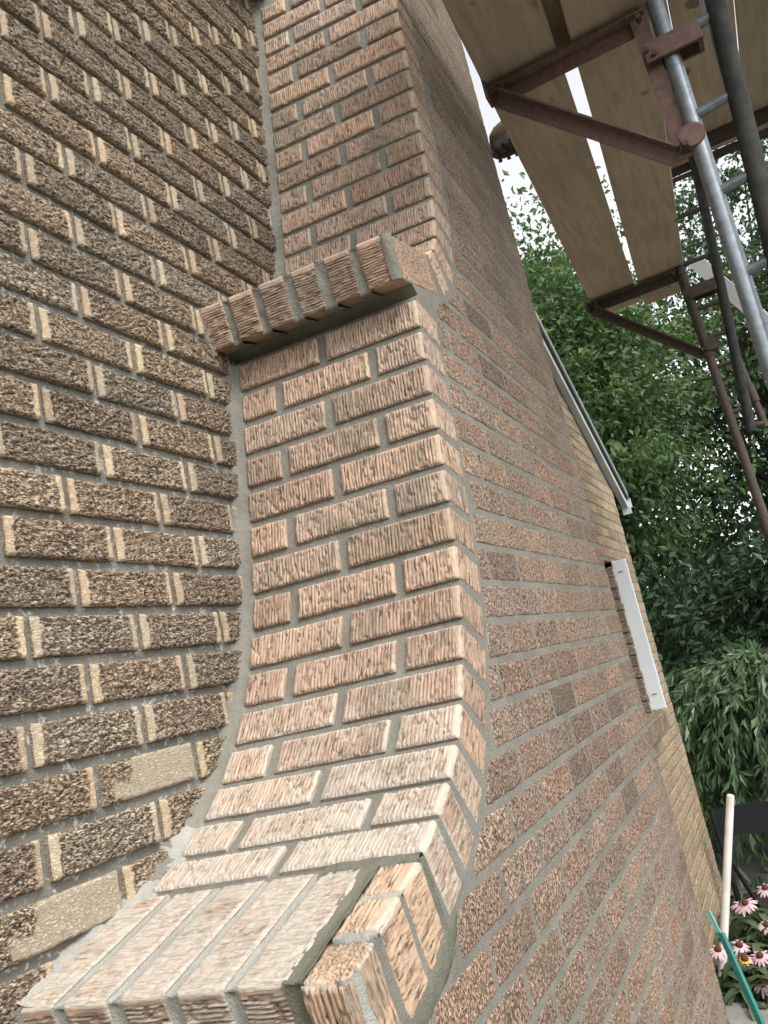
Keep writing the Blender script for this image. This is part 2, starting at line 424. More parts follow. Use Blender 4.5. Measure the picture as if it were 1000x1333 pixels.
# ------------------------------------------------------------------ profiles of the chimney shoulders (y, z)
D = 0.4086; YF = 1.7155; SK = .032
LOW = [(.535, .500), (.521, .432), (.507, .365), (.494, .296), (.481, .226), (.466, .158), (.450, .090), (.433, .022), (.411, -.045),
       (.379, -.113), (.340, -.178), (.294, -.237), (.242, -.289), (.184, -.332), (.124, -.364), (.062, -.389)]
LOWR = [(.062, -.389), (.004, -.409), (-.056, -.425), (-.140, -.443)]
UPP = [(1.262, 2.90), (.968, 1.53), (.9535, 1.462), (.939, 1.395), (.9265, 1.329), (.914, 1.263), (.9005, 1.197), (.888, 1.131), (.875, 1.066), (.862, 1.002), (.848, .937),
       (.832, .871), (.812, .806), (.785, .746), (.744, .690), (.672, .645)]
UPPR = [(.672, .645), (.60, .623), (.53, .611), (.459, .603)]
def resample(pts, n):
    p = np.array(pts, float)
    d = np.concatenate([[0], np.cumsum(np.linalg.norm(np.diff(p, axis=0), axis=1))])
    # smooth with a small spline (Catmull-Rom) then even spacing
    q = []
    for i in range(len(p) - 1):
        p0, p1, p2, p3 = p[max(i - 1, 0)], p[i], p[i + 1], p[min(i + 2, len(p) - 1)]
        for t in np.linspace(0, 1, 12, endpoint=False):
            q.append(.5 * ((2 * p1) + (-p0 + p2) * t + (2 * p0 - 5 * p1 + 4 * p2 - p3) * t * t + (-p0 + 3 * p1 - 3 * p2 + p3) * t ** 3))
    q.append(p[-1]); q = np.array(q)
    d = np.concatenate([[0], np.cumsum(np.linalg.norm(np.diff(q, axis=0), axis=1))])
    s = np.linspace(0, d[-1], n)
    return np.stack([np.interp(s, d, q[:, 0]), np.interp(s, d, q[:, 1])], 1)
def normals(p):
    t = np.gradient(p, axis=0); t /= np.linalg.norm(t, axis=1)[:, None]
    return np.stack([t[:, 1], -t[:, 0]], 1)          # outward (towards -y / up) for a path running downwards
low = resample(LOW, 16); lowr = resample(LOWR, 4)
upp = np.concatenate([resample(UPP[:2], 22)[:-1], resample(UPP[1:], 15)]); uppr = resample(UPPR, 4)
lowfull = np.concatenate([low, lowr[1:]]); uppfull = np.concatenate([upp, uppr[1:]])
SW = 0.092                                           # width of the tumbled strip on the front
lo_o = lowfull - normals(lowfull) * (SW + .013); up_o = uppfull - normals(uppfull) * (SW + .013)
tab = [(q[1], q[0]) for q in lo_o if q[1] < .49] + [(.503, .640), (.535, .672)] + [(q[1], q[0]) for q in up_o if q[1] > .545 and q[0] > .68]
tab.sort(); zt = np.array([a for a, b in tab]); yt = np.maximum.accumulate(np.array([b for a, b in tab]))
zlow = zt[0]
def yleft(z):
    z = np.asarray(z, float); r = np.interp(z, zt, yt)
    return np.where(z < zlow - .004, -.10, r)
def yside(z):                                        # chimney near face on wall plane
    P = np.concatenate([uppfull, lowfull]); o = np.argsort(P[:, 1])
    r = np.interp(z, P[o, 1], P[o, 0]); return (-.1 if z < -.443 else float(r)) - SK

# ------------------------------------------------------------------ large structure: ground
def sheet(name, x0, x1, y0, y1, z, mat, kind='structure', n=1, amp=0):
    xs = np.linspace(x0, x1, n + 1); ys = np.linspace(y0, y1, n + 1)
    X, Y = np.meshgrid(xs, ys, indexing='ij')
    Z = z + amp * (fbm(X * 3, Y * 3, 5) - .5)
    I = np.arange((n + 1) ** 2).reshape(n + 1, n + 1)
    f = np.stack([I[:-1, :-1], I[1:, :-1], I[1:, 1:], I[:-1, 1:]], -1).reshape(-1, 4)
    o = link(name, np_mesh(name, np.stack([X, Y, Z], -1).reshape(-1, 3), f), None, mat); o['kind'] = kind
    return o
sheet('lawn', -400, 400, -400, 400, G - .03, M['grass'])
sheet('flower_bed', -.02, 2.6, 3.66, 5.6, G - .005, M['soil'], n=40, amp=.05)
sheet('gravel_path', -3.0, 6.0, 5.6, 7.4, G - .012, M['gravel'])
mb = MB(); mb.box((1.9, 1.2, G - .03), (3.8, 5.1, .14))
patio = mb.build('concrete_patio', M['concrete'], None, bevel=.012); patio['kind'] = 'structure'

# ------------------------------------------------------------------ the house
house = thing('house', 'brick house with rough tan textured bricks, gable end wall and white trim', 'house', (0, 0, G))
PEAK = (2.2, 2.36)
def rake(y): return PEAK[1] - (.53 * (y - PEAK[0]) if y > PEAK[0] else .48 * (PEAK[0] - y))
YN, YC = -1.3, 5.116
WIN = (3.32, 4.30, -.655, .250)         # y0,y1,z0,z1
XM = -.0055
mb = MB()      # mortar sheet of the gable wall with the window opening, as quads
def wq(y0, y1, z0, z1a, z1b):
    x = XM if y0 < 1 else -.001
    mb.add([(x, y0, z0), (x, y1, z0), (x, y1, z1b), (x, y0, z1a)], [(0, 1, 2, 3)])
wq(YN, PEAK[0], G, rake(YN), PEAK[1]); wq(PEAK[0], WIN[0], G, PEAK[1], rake(WIN[0]))
wq(WIN[0], WIN[1], G, WIN[2], WIN[2]); wq(WIN[0], WIN[1], WIN[3], rake(WIN[0]), rake(WIN[1]))
wq(WIN[1], YC - .008, G, rake(WIN[1]), rake(YC))
RD = -.13   # reveal depth
y0, y1, z0, z1 = WIN
mb.add([(XM, y1, z0), (RD, y1, z0), (RD, y1, z1), (XM, y1, z1)], [(0, 1, 2, 3)])
mb.add([(XM, y0, z0), (RD, y0, z0), (RD, y0, z1), (XM, y0, z1)], [(3, 2, 1, 0)])
mb.add([(XM, y0, z1), (RD, y0, z1), (RD, y1, z1), (XM, y1, z1)], [(3, 2, 1, 0)])
# far side wall, near side wall
mb.add([(XM, YC - .008, G), (-8, YC - .008, G), (-8, YC - .008, rake(YC)), (XM, YC - .008, rake(YC))], [(0, 1, 2, 3)])
mb.add([(XM, YN, G), (-8, YN, G), (-8, YN, rake(YN)), (XM, YN, rake(YN))], [(3, 2, 1, 0)])
wall = mb.build('wall', M['mortar_old'], house)
LW = 0.2032
rowoff = {-2: .002, -1: .012, 0: .006, 1: -.012, 2: .008, 3: -.008, 4: -.014, 5: 0, 6: .002, 7: -.005, 8: .003, 9: .006, 10: .016, 11: .012, 12: -.006, 13: -.005}
cand = []
for k in range(-31, 36):
    zc = (k + .5) * H
    if zc < G + .16: continue
    off = (0 if (k % 2 == 0) else .5) * LW + rowoff.get(k, rnd.uniform(-.01, .01))
    for n in range(-8, 27):
        ya = off + n * LW + .0052; yb = ya + LW - .0104
        if yb < YN + .02 or ya > YC - .03: continue
        ya, yb = max(ya, YN), min(yb, YC)
        if zc + H * .5 > rake((ya + yb) / 2) - .02: continue
        yc = (ya + yb) / 2; s0 = yside(zc)
        if ya > s0 + .02 and yb < YF - .01: continue
        if ya < YF and yb > YF and ya > s0: ya = YF - .02
        if zc > WIN[2] and zc < WIN[3]:
            if ya > WIN[0] - .02 and yb < WIN[1] + .02: continue
            if ya < WIN[0] < yb: yb = WIN[0]
            if ya < WIN[1] < yb: ya = WIN[1]
        if yb - ya < .03: continue
        q = project(np.array([[0, ya, zc - .028], [0, yb, zc - .028], [0, yb, zc + .028], [0, ya, zc + .028]]))
        vis = q[:, 2].min() > .1 and q[:, 0].max() > -60 and q[:, 0].min() < 1060 and q[:, 1].max() > -60 and q[:, 1].min() < 1390
        if yc > YF:
            d = CAM - np.array([0, yc, zc]); t = D / d[0]; yy = yc + t * d[1]
            if yy < YF - .03: vis = False
        area = abs(np.sum(q[:, 0] * np.roll(q[:, 1], -1) - q[:, 1] * np.roll(q[:, 0], -1))) / 2 if vis else 0
        cand.append((area, ya, yb, zc, k, n))
cand.sort(reverse=True)
WTONES = [(1, 1, 1), (1.08, 1.04, .98), (.92, .89, .87), (1.04, .98, .93), (.97, .98, .98), (1.12, 1.08, 1.0), (.84, .80, .78), (1.06, .98, .92)]
SPALLS = [(.071, -.237), (-.093, -.372)]          # spalled bricks that show pale clay (y, z)
pr, low_v, low_f, low_t, nn = 0, [], [], [], 0
for area, ya, yb, zc, k, n in cand:
    Lb = yb - ya; full = abs(Lb - (LW - .0104)) < .002
    jit = rnd.uniform(-.0015, .0025)
    if area > 40 and pr < 300:
        pr += 1
        near = area > 250
        if full: me = variant('bark', LW - .0104, .0555, .09, rnd.randrange(14), mg=(.0125, .0125) if ya < 1.6 else (0, 0), res=1.0 if near else 2.2)
        else: me = variant('bark', round(Lb, 3), .0555, .09, 0, mg=(.0125, .0125), res=1.0 if near else 2.2)
        t = rnd.choice(WTONES); g = rnd.uniform(.9, 1.1)
        if any(ya < py_ < yb and abs(zc - pz_) < H / 2 for py_, pz_ in SPALLS):
            me = variant('spall', round(Lb, 3), .0555, .09, pr % 3); t = (1, 1, 1)
        if ya > 1.6: t = tuple(a * b for a, b in zip(t, (1.48, 1.41, 1.24)))     # same brick; brighter, warmer light on the far end painted into the tint
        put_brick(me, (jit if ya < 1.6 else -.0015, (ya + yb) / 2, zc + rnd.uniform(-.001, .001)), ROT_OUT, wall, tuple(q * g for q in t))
    else:
        P, f = simple_brick_arrays(Lb, .056, .09, nn % 97)
        P = P @ np.array(ROT_OUT.to_3x3()).T + np.array([jit * .3, (ya + yb) / 2, zc])
        low_v.append(P); low_f.append(f + nn); nn += len(P); low_t.append(np.full(len(P), rnd.uniform(-.18, .22)))
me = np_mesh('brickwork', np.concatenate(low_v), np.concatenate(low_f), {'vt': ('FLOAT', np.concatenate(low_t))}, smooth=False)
o = link('brickwork', me, wall, M['bark']); o['kind'] = 'stuff'; o.color = (1.48, 1.41, 1.24, 0)  # joined bricks carry the same painted-in light as the far end
# bricks of the far reveal of the window
for i in range(13):
    zc = WIN[2] + .035 + i * H
    if zc > WIN[3] - .03: break
    me = variant('bark', .118, .064, .05, i % 3, res=2.0)
    put_brick(me, (-.064, WIN[1] - .003, zc), Matrix.Identity(3), wall, rnd.choice(WTONES))
# foundation
mb = MB(); mb.box((-4.0, (YN + YC) / 2, G + .07), (7.97, YC - YN + .02, .2)); mb.build('foundation', M['concrete'], house)
# window: frame, pane, sill of bricks on edge
win = link('window', MB().mesh('window'), house)
mb = MB(); mb.box((RD + .004, (y0 + y1) / 2, (z0 + z1) / 2), (.006, y1 - y0 - .1, z1 - z0 - .1)); mb.build('pane', M['glass'], win)
mb = MB()
for a, b, c_, d in ((y0, y0 + .06, z0, z1), (y1 - .06, y1 - .004, z0, z1), (y0 + .06, y1 - .06, z0, z0 + .06), (y0 + .06, y1 - .06, z1 - .06, z1)):
    mb.box((RD + .01, (a + b) / 2, (c_ + d) / 2), (.03, b - a, d - c_))
mb.box((RD + .012, (y0 + y1) / 2, (z0 + z1) / 2), (.026, y1 - y0 - .12, .045)); mb.build('frame', M['white_metal'], win)
mb = MB(); mb.box((.036, y1 + .018, (z0 + z1) / 2 + .006), (.088, .034, z1 - z0 - .01))
jt = mb.build('jamb_trim', M['white_metal'], win, bevel=.003)
for zz in (z1 - .07, z0 + .10):
    mb = MB(); mb.box((.036, y1 - .0005, zz), (.03, .004, .008)); mb.build('clip', M['grey_metal'], jt)
sill = link('sill', (lambda q: (q.box((.012, (y0 + y1) / 2 + .02, z0 - .055), (.07, y1 - y0 + .06, .075)), q.mesh('sill'))[1])(MB()), house, M['mortar_old'])
for i in range(15):
    yy = y0 + .02 + i * H
    if yy > y1 + .06: break
    put_brick(variant('bark', .057, .095, .11, i % 4, res=1.6, top='rough'), (.066, yy, z0 - .052), ROT_OUT, sill, rnd.choice(WTONES[:4]))
# roof and white fascia
mb = MB()
for ya, yb in ((YN - .25, PEAK[0]), (PEAK[0], YC + .25)):
    za, zb = rake(ya), rake(yb)
    mb.add([(.06, ya, za + .05), (.06, yb, zb + .05), (-8.2, yb, zb + .05), (-8.2, ya, za + .05),
            (.06, ya, za + .10), (.06, yb, zb + .10), (-8.2, yb, zb + .10), (-8.2, ya, za + .10)],
           [(0, 1, 2, 3), (7, 6, 5, 4), (0, 4, 5, 1), (1, 5, 6, 2), (2, 6, 7, 3), (3, 7, 4, 0)])
roof = mb.build('roof', M['shingle'], house)
for ya, yb in ((YN - .25, PEAK[0]), (PEAK[0], YC + .22)):
    za, zb = rake(ya), rake(yb)
    mb = MB()
    for x0_, x1_, a, b, in ((.003, .045, -.008, .05),):
        mb.add([(x0_, ya, za + a), (x0_, yb, zb + a), (x0_, yb, zb + b), (x0_, ya, za + b),
                (x1_, ya, za + a), (x1_, yb, zb + a), (x1_, yb, zb + b), (x1_, ya, za + b)],
               [(3, 2, 1, 0), (4, 5, 6, 7), (0, 1, 5, 4), (1, 2, 6, 5), (2, 3, 7, 6), (3, 0, 4, 7)])
    fa = mb.build('fascia', M['trim'], house)
    mb = MB(); mb.bar((.062, ya, za + .078), (.062, yb, zb + .078), .012, .045); mb.build('drip_edge', M['grey_metal'], fa)
mb = MB(); mb.box((.028, YC + .235, rake(YC + .23) + .005), (.060, .03, .11)); mb.box((.035, YC + .256, rake(YC + .23) + .03), (.07, .010, .07))
mb.build('rake_return', M['trim'], house)

# ------------------------------------------------------------------ the chimney
chim = thing('chimney', 'reddish brick chimney with curved tumbled shoulder, corbelled ledge and fresh grey mortar joints', 'chimney', (0.2, .8, G))
SHEAR[chim.name] = Matrix(((1, 0, 0, 0), (SK / D, 1, 0, -SK), (0, 0, 1, 0), (0, 0, 0, 1)))
# mortar body: side sheets follow the profiles, front sheet fills the plane
def profile_points():
    a = resample(UPP[1:] , 90); a0 = resample(UPP[:2], 30)[:-1]; b = resample(UPPR, 12)[1:]
    c = resample(LOW, 90); d = resample(LOWR, 14)[1:]
    up = np.concatenate([a0, a, b]); lo = np.concatenate([c, d])
    return up, lo
UPC, LOC_ = profile_points()
REC = .0035
def inset(p, e): return p - normals(p) * e
upi, loi = inset(UPC, REC), inset(LOC_, REC)
path = list(map(tuple, upi)) + [(.474, .590), (.500, .540), (.535, .526), (.552, .512), (.541, .503)] + list(map(tuple, loi)) + [(-.132, -.46), (-.112, -.535), (-.095, -.56), (-.095, G)]
path = np.array(path); nx = 36
xs = np.linspace(.0, D + .0008, nx)
V = np.zeros((len(path), nx, 3)); V[..., 0] = xs[None]; V[..., 1] = path[:, None, 0]; V[..., 2] = path[:, None, 1]
I = np.arange(len(path) * nx).reshape(len(path), nx)
f1 = np.stack([I[:-1, :-1], I[1:, :-1], I[1:, 1:], I[:-1, 1:]], -1).reshape(-1, 4)
# front sheet strips between the profile and the far edge
FREC = -.0008
far = np.stack([np.full(len(path), D - FREC), np.full(len(path), YF - REC), path[:, 1]], -1)
sh = V.reshape(-1, 3); n0 = len(sh); K = len(path)
edge = V[:, -1, :].copy(); edge[:, 0] = D - FREC
sh = np.concatenate([sh, edge, far, np.stack([np.full(K, 0.), np.full(K, YF - REC), path[:, 1]], -1)])
f2 = np.array([(n0 + i, n0 + i + 1, n0 + K + i + 1, n0 + K + i) for i in range(K - 1)])
f3 = np.array([(n0 + K + i, n0 + K + i + 1, n0 + 2 * K + i + 1, n0 + 2 * K + i) for i in range(K - 1)])
core = link('mortar_core', np_mesh('mortar_core', sh, np.concatenate([f1, f2, f3]), smooth=False), chim, M['mortar'])

STONES = [(1, 1, 1), (1.05, 1.0, .97), (.93, .91, .91), (1.04, .96, .91), (.98, 1.0, 1.02), (1.1, 1.06, 1.02), (.9, .85, .83)]
def frame_for(t_down):                          # rotation with local -Y = outward normal, Z = up the slope, X = +x
    t = -np.array(t_down) / np.linalg.norm(t_down)      # up-slope (y,z)
    nrm = np.array([-t[1], t[0]])                       # outward: towards -y
    return Matrix(((1, 0, 0), (0, -nrm[0], t[0]), (0, -nrm[1], t[1]))), nrm
shoulder_n = 0
def lay_shoulder(curve, first_type, haze0, lower):
    global shoulder_n
    nC = len(curve) - 1
    for i in range(nC):
        a, b = curve[i], curve[i + 1]
        Rm, nrm = frame_for(b - a); mid = (a + b) / 2; Lc = np.linalg.norm(b - a)
        if mid[1] > 1.75: continue
        hh = Lc - .0125
        typ = (i + first_type) % 2
        hj = .017; xa0 = .021 if lower else .022
        xr = D + .0003
        rows = [(xr - .193, xr), (xa0, xr - .193 - hj)] if typ == 0 else [(xr - .093, xr), (xr - .093 - hj - .185, xr - .093 - hj), (xa0, xr - .093 - 2 * hj - .185)]
        for j, (xa, xb) in enumerate(rows):
            if xb - xa < .02: continue
            Lb = xb - xa
            hz = haze0(mid[1])
            near = mid[1] < 1.1
            kw = dict(mg=(.0035, .004 if j else .010), res=1.0 if near else 1.5)
            if j == 0: kw['end'] = True
            Hq = round(hh * 500) / 500
            me = variant('comb', round(Lb, 3), Hq, SW, rnd.randrange(4), **kw)
            t = rnd.choice(STONES); g = rnd.uniform(.92, 1.08)
            if rnd.random() < .07: g *= .72
            put_brick(me, (( xa + xb) / 2, mid[0] + nrm[0] * rnd.uniform(-.001, .0015), mid[1] + nrm[1] * rnd.uniform(-.001, .0015)), Rm, chim, tuple(q * g for q in t), hz)
            shoulder_n += 1
lay_shoulder(low, 0, lambda z: float(np.interp(z, [-.40, -.33, -.24, -.12, .2, .5], [1.0, .97, .84, .68, .56, .50])), True)
lay_shoulder(upp, 1, lambda z: .5, False)

# bricks on edge forming the two ledges
def lay_rowlock(seg, name, label, edges, haze, corner3, end_h):
    a, b = seg[0], seg[-1]
    Rm, nrm = frame_for(b - a); L = np.linalg.norm(b - a); t = (b - a) / L
    led = link(name, MB().mesh(name), chim); led['label'] = label
    mid = (a + b) / 2 + t * .004
    # local frame for a brick on edge: face (-Y local) looks down the slope = t ; Z = nrm ; X = +x
    m3 = Matrix(((1, 0, 0), (0, -t[0], nrm[0]), (0, -t[1], nrm[1])))
    for i, (xa, xb) in enumerate(edges):
        last = i == len(edges) - 1
        if last and corner3:
            # corner column of three short headers laid up the slope
            for j in range(3):
                c0 = a + t * (L * (j / 3)) ; c1 = a + t * (L * ((j + 1) / 3)); mm = (c0 + c1) / 2 + t * .004
                kw = dict(mg=(.0, .014), end=True)
                hgt = L / 3 - .010
                if j < 2:
                    mm = mm - nrm * .004; me = variant('comb', round(xb - xa, 3), round(hgt, 3), .115, j, **kw)
                    put_brick(me, ((xa + xb) / 2, mm[0], mm[1]), Rm, led, (1.12, 1.05, .97), .70)
                else:
                    me = brick_mesh('brick', xb - xa, .118, L / 3 - .010, 'comb', 771, mg=(0, 0), end=True, top='comb'); me.materials.append(M['comb'])
                    cc = c1 + t * .006 - nrm * .063
                    put_brick(me, ((xa + xb) / 2, cc[0], cc[1]), m3, led, (1.12, 1.05, .97), .66)
            continue
        me = brick_mesh('brick', xb - xa, end_h, L - .006, 'hcomb', 300 + i * 13 + int(L * 1e4), mg=(0, 0, .010), end=last or None, top='rough')
        # comb-like horizontal grooves on the end come from the relief turned sideways
        me.materials.append(M['hcomb'])
        cc = b - nrm * (end_h / 2) + t * rnd.uniform(-.002, .003)
        tt = rnd.choice(STONES); g = rnd.uniform(.92, 1.1)
        put_brick(me, ((xa + xb) / 2, cc[0], cc[1]), m3, led, tuple(q * g for q in tt), haze)
    return led, m3, nrm, t
ELOW = [(.004, .054), (.069, .126), (.142, .199), (.212, .270), (.284, .342), (.358, .4088)]
EUP = [(.003, .055), (.068, .121), (.135, .190), (.206, .258), (.276, .330), (.346, .4088)]
led1, m31, n1, t1 = lay_rowlock(lowr, 'lower_ledge', 'lower ledge of bricks on edge hazed with pale mortar', ELOW, .99, True, .105)
led2, m32, n2, t2 = lay_rowlock(uppr, 'upper_ledge', 'upper corbelled ledge of bricks on edge', EUP, .5, False, .088)

# mortar between the ledge bricks (tapered lumps, slightly recessed)
def ledge_mortar(seg, x0, x1, end_h, mat, parent, name, rec=.004, seed=1):
    a, b = np.array(seg[0]), np.array(seg[-1]); t = (b - a) / np.linalg.norm(b - a); nrm = np.array([t[1], -t[0]])
    n = 26; pts = []
    L = np.linalg.norm(b - a)
    for s in np.linspace(0, L - rec + .003, n): pts.append((a + t * s - nrm * rec, nrm))
    for s in np.linspace(.004, end_h + .004, 14): pts.append((a + t * (L - rec + .003) - nrm * (rec + s), t))
    pts.append((a + t * (L - .06) - nrm * (end_h + .004), -nrm))
    m = 7; xs_ = np.linspace(x0 - .004, x1 + .004, m); V_ = []
    for i, (p, nn_) in enumerate(pts):
        for j, x in enumerate(xs_):
            sag = .0025 * (1 - abs(j - 3) / 3.) * -1
            d = sag + .003 * (vn(i * .5 + seed * 3, j * .8, seed) - .5)
            V_.append((x, p[0] + nn_[0] * d, p[1] + nn_[1] * d))
    I_ = np.arange(len(pts) * m).reshape(len(pts), m)
    f_ = np.stack([I_[:-1, :-1], I_[1:, :-1], I_[1:, 1:], I_[:-1, 1:]], -1).reshape(-1, 4)
    return link(name, np_mesh(name, V_, f_), parent, mat)
for i in range(5):
    mt = 'mortar_wet' if i == 4 else 'mortar_pale'
    ledge_mortar(lowr, ELOW[i][1], ELOW[i + 1][0], .105, M[mt], led1, 'mortar_joint', -.0018 if i == 4 else .0015, i + 1)
    ledge_mortar(uppr, EUP[i][1], EUP[i + 1][0], .088, M['mortar'], led2, 'mortar_joint', .002, i + 11)

def ribbon(name, centre, half, nrm, side, mat, parent, seed, bulge=.004, m=9, edge=.004):
    """lumpy strip of mortar: centre (n,3), half width (n), surface normal (n,3) and in-surface side direction (n,3)"""
    centre = np.asarray(centre, float); V_ = []
    n = len(centre)
    half = np.broadcast_to(np.asarray(half, float), (n,)); nrm = np.broadcast_to(np.asarray(nrm, float), (n, 3)); side = np.broadcast_to(np.asarray(side, float), (n, 3))
    for i in range(n):
        for j in range(m):
            u = -1 + 2 * j / (m - 1)
            wv = half[i] * u + edge * (vn(i * .37 + seed, j * 0 + (0 if u < 0 else 9), seed) - .5) * (1 if abs(u) > .9 else 0)
            h = bulge * (1 - u ** 2) - .004 * (abs(u) > .95) + .0025 * (vn(i * .45, j * .9, seed + 3) - .5)
            V_.append(centre[i] + side[i] * wv + nrm[i] * h)
    I_ = np.arange(n * m).reshape(n, m)
    f_ = np.stack([I_[:-1, :-1], I_[1:, :-1], I_[1:, 1:], I_[:-1, 1:]], -1).reshape(-1, 4)
    return link(name, np_mesh(name, V_, f_), parent, mat)

# cove of mortar in the corner between chimney side and house wall
def cove(name, prof, wx, ww, mat, seed):
    n = len(prof); nr = normals(prof); m = 9; V_ = []
    for i in range(n):
        e1 = wx + .007 * (vn(i * .11, 0., seed) - .5) + .002 * (vn(i * .5, 3., seed) - .5)
        e2 = ww + .012 * (vn(i * .09, 5., seed) - .5) + .0035 * (vn(i * .4, 8., seed) - .5)
        for j in range(m):
            a = (math.pi / 2) * j / (m - 1)
            x = e1 * (1 - math.sin(a)) + .0015          # on the side face at a = 0, on the wall at a = 90
            d = e2 * (1 - math.cos(a)) - .0005
            if j == 0: d -= .008
            if j == m - 1: x -= .012
            d += .0016 * (vn(i * .5, j * .7, seed + 2) - .5)
            V_.append((x, prof[i, 0] + nr[i, 0] * d, prof[i, 1] + nr[i, 1] * d))
    I_ = np.arange(n * m).reshape(n, m)
    f_ = np.stack([I_[:-1, :-1], I_[1:, :-1], I_[1:, 1:], I_[:-1, 1:]], -1).reshape(-1, 4)
    return link(name, np_mesh(name, V_, f_), chim, mat)
cove('mortar_fillet', np.concatenate([resample(UPP[:2], 120)[60:-1], resample(UPP[1:-2], 160)]), .025, .015, M['mortar'], 3)
cl = cove('mortar_fillet', resample(LOW, 190), .024, .017, M['mortar'], 5)
cl2 = cove('mortar_fillet', resample([LOW[-3], LOW[-2]] + LOWR[0:], 220), .030, .016, M['mortar_pale'], 9)
# ends of the ledges pointed up against the wall, and the mortared outer corner of each ledge
for seg, eh, led, mt, s_ in ((lowr, .105, led1, 'mortar', 1), (uppr, .088, led2, 'mortar', 4)):
    a, b = seg[0], seg[-1]; t = (b - a) / np.linalg.norm(b - a); nr = np.array([t[1], -t[0]])
    cs = [(-.002, *(b + t * .003 - nr * q)) for q in np.linspace(-.002, eh + .01, 16)]
    ribbon('mortar_joint', cs, .014, (0, t[0], t[1]), (1, 0, 0), M[mt], led, 40 + s_, .005)
    cs = [(D - .002, *(b + t * .001 - nr * q)) for q in np.linspace(.0, eh, 16)]
    sd_ = np.array([.7, t[0] * -.7, t[1] * -.7]); nm_ = np.array([.7, t[0] * .7, t[1] * .7])
    ribbon('mortar_joint', cs, .012, nm_, sd_, M['mortar_pale' if s_ == 1 else 'mortar'], led, 50 + s_, .004)
# pale smear over the corner headers, damp band across the ledge top
c0 = lowr[0]; tt_ = (lowr[-1] - lowr[0]) / np.linalg.norm(lowr[-1] - lowr[0]); nr_ = np.array([tt_[1], -tt_[0]])
cs = [(x, *(c0 + tt_ * .002 + nr_ * .0005)) for x in np.linspace(.285, D, 30)]
ribbon('mortar_joint', cs, np.interp(np.linspace(0, 1, 30), [0, .5, 1], [.022, .019, .008]), (0, nr_[0], nr_[1]), (0, tt_[0], tt_[1]), M['mortar_wet'], led1, 61, .003, edge=.012)
for q, hw in ((.070, .007), (.136, .010)):
    cs = [(x, *(c0 + tt_ * q - nr_ * .0035)) for x in np.linspace(.358, D + .001, 16)]
    ribbon('mortar_joint', cs, hw, (0, nr_[0], nr_[1]), (0, tt_[0], tt_[1]), M['mortar_pale'], led1, int(63 + q * 90), .0012, edge=.008)
# damp wide joint on the front under the lower ledge
jc = np.array([(.118, -.470), (.075, -.495), (.03, -.512), (-.02, -.530), (-.07, -.545), (-.13, -.558)])
jr = resample(jc, 40)
ribbon('mortar_joint', np.stack([np.full(40, D - .002), jr[:, 0], jr[:, 1]], 1), np.interp(np.linspace(0, 1, 40), [0, .2, 1], [.014, .026, .032]), (1, 0, 0),
       np.stack([np.zeros(40), normals(jr)[:, 0], normals(jr)[:, 1]], 1), M['mortar_wet'], chim, 71, .006, edge=.012)
wa = lowr[0]; wn = nr_
cs = [(D - .001, *(wa - wn * q + tt_ * .001)) for q in np.linspace(-.001, SW + .03, 24)]
ribbon('mortar_joint', cs, np.linspace(.007, .010, 24), (1, 0, 0), (0, tt_[0], tt_[1]), M['mortar_wet'], chim, 77, .0035, m=7, edge=.004)
# joint of mortar that follows the tumbled strip
for prof, s_ in ((resample(LOW, 150), 81), (np.concatenate([resample(UPP[:2], 60)[20:-1], resample(UPP[1:], 150)]), 85)):
    oc = prof - normals(prof) * (SW + .0065); n_ = len(oc)
    nn_ = normals(prof)
    ribbon('mortar_joint', np.stack([np.full(n_, D - .0055), oc[:, 0], oc[:, 1]], 1), .0085, (1, 0, 0), np.stack([np.zeros(n_), nn_[:, 0], nn_[:, 1]], 1), M['mortar'], chim, s_, .003, m=7, edge=.004)

# front face: horizontal courses cut along the tumbled strip
LF = .189; ZF0 = .1508; fc = []
for k in range(-26, 42):
    zb = ZF0 + k * H; zc = zb + H / 2
    if zc < G + .1: continue
    zz = np.linspace(zb + .005, zb + H - .005, 6); yl = yleft(zz)
    off = (.11 if k % 2 == 0 else .0105) + rnd.uniform(-.006, .006)
    for n in range(-3, 10):
        ya = off + n * LF + .0065; yb = min(ya + LF - .013, YF)
        if yb > YF - .03: yb = YF
        if ya > YF - .03: continue
        if yb < yl.min() + .025: continue
        cut = ya < yl.max()
        if cut and (np.maximum(yl, ya).mean() > yb - .03): continue
        if off + (n + 1) * LF > YF - .03: yb = YF
        q = project(np.array([[D, max(ya, yl.min()), zb], [D, yb, zb], [D, yb, zb + H], [D, max(ya, yl.min()), zb + H]]))
        vis = q[:, 0].max() > -20 and q[:, 0].min() < 1020 and q[:, 1].max() > -20 and q[:, 1].min() < 1350
        area = abs(np.sum(q[:, 0] * np.roll(q[:, 1], -1) - q[:, 1] * np.roll(q[:, 0], -1))) / 2 if vis else 0
        fc.append((area, ya, yb, zb, cut, k, n))
fc.sort(reverse=True)
QUOTA = 300 - shoulder_n - 14
DARK = {(-7, 4), (-8, 4), (-9, 4), (-8, 6), (-10, 5), (4, 4), (6, 4), (-3, 3), (-11, 6)}
low_v, low_f, low_t, nn, pr = [], [], [], 0, 0
hb = H - .0105
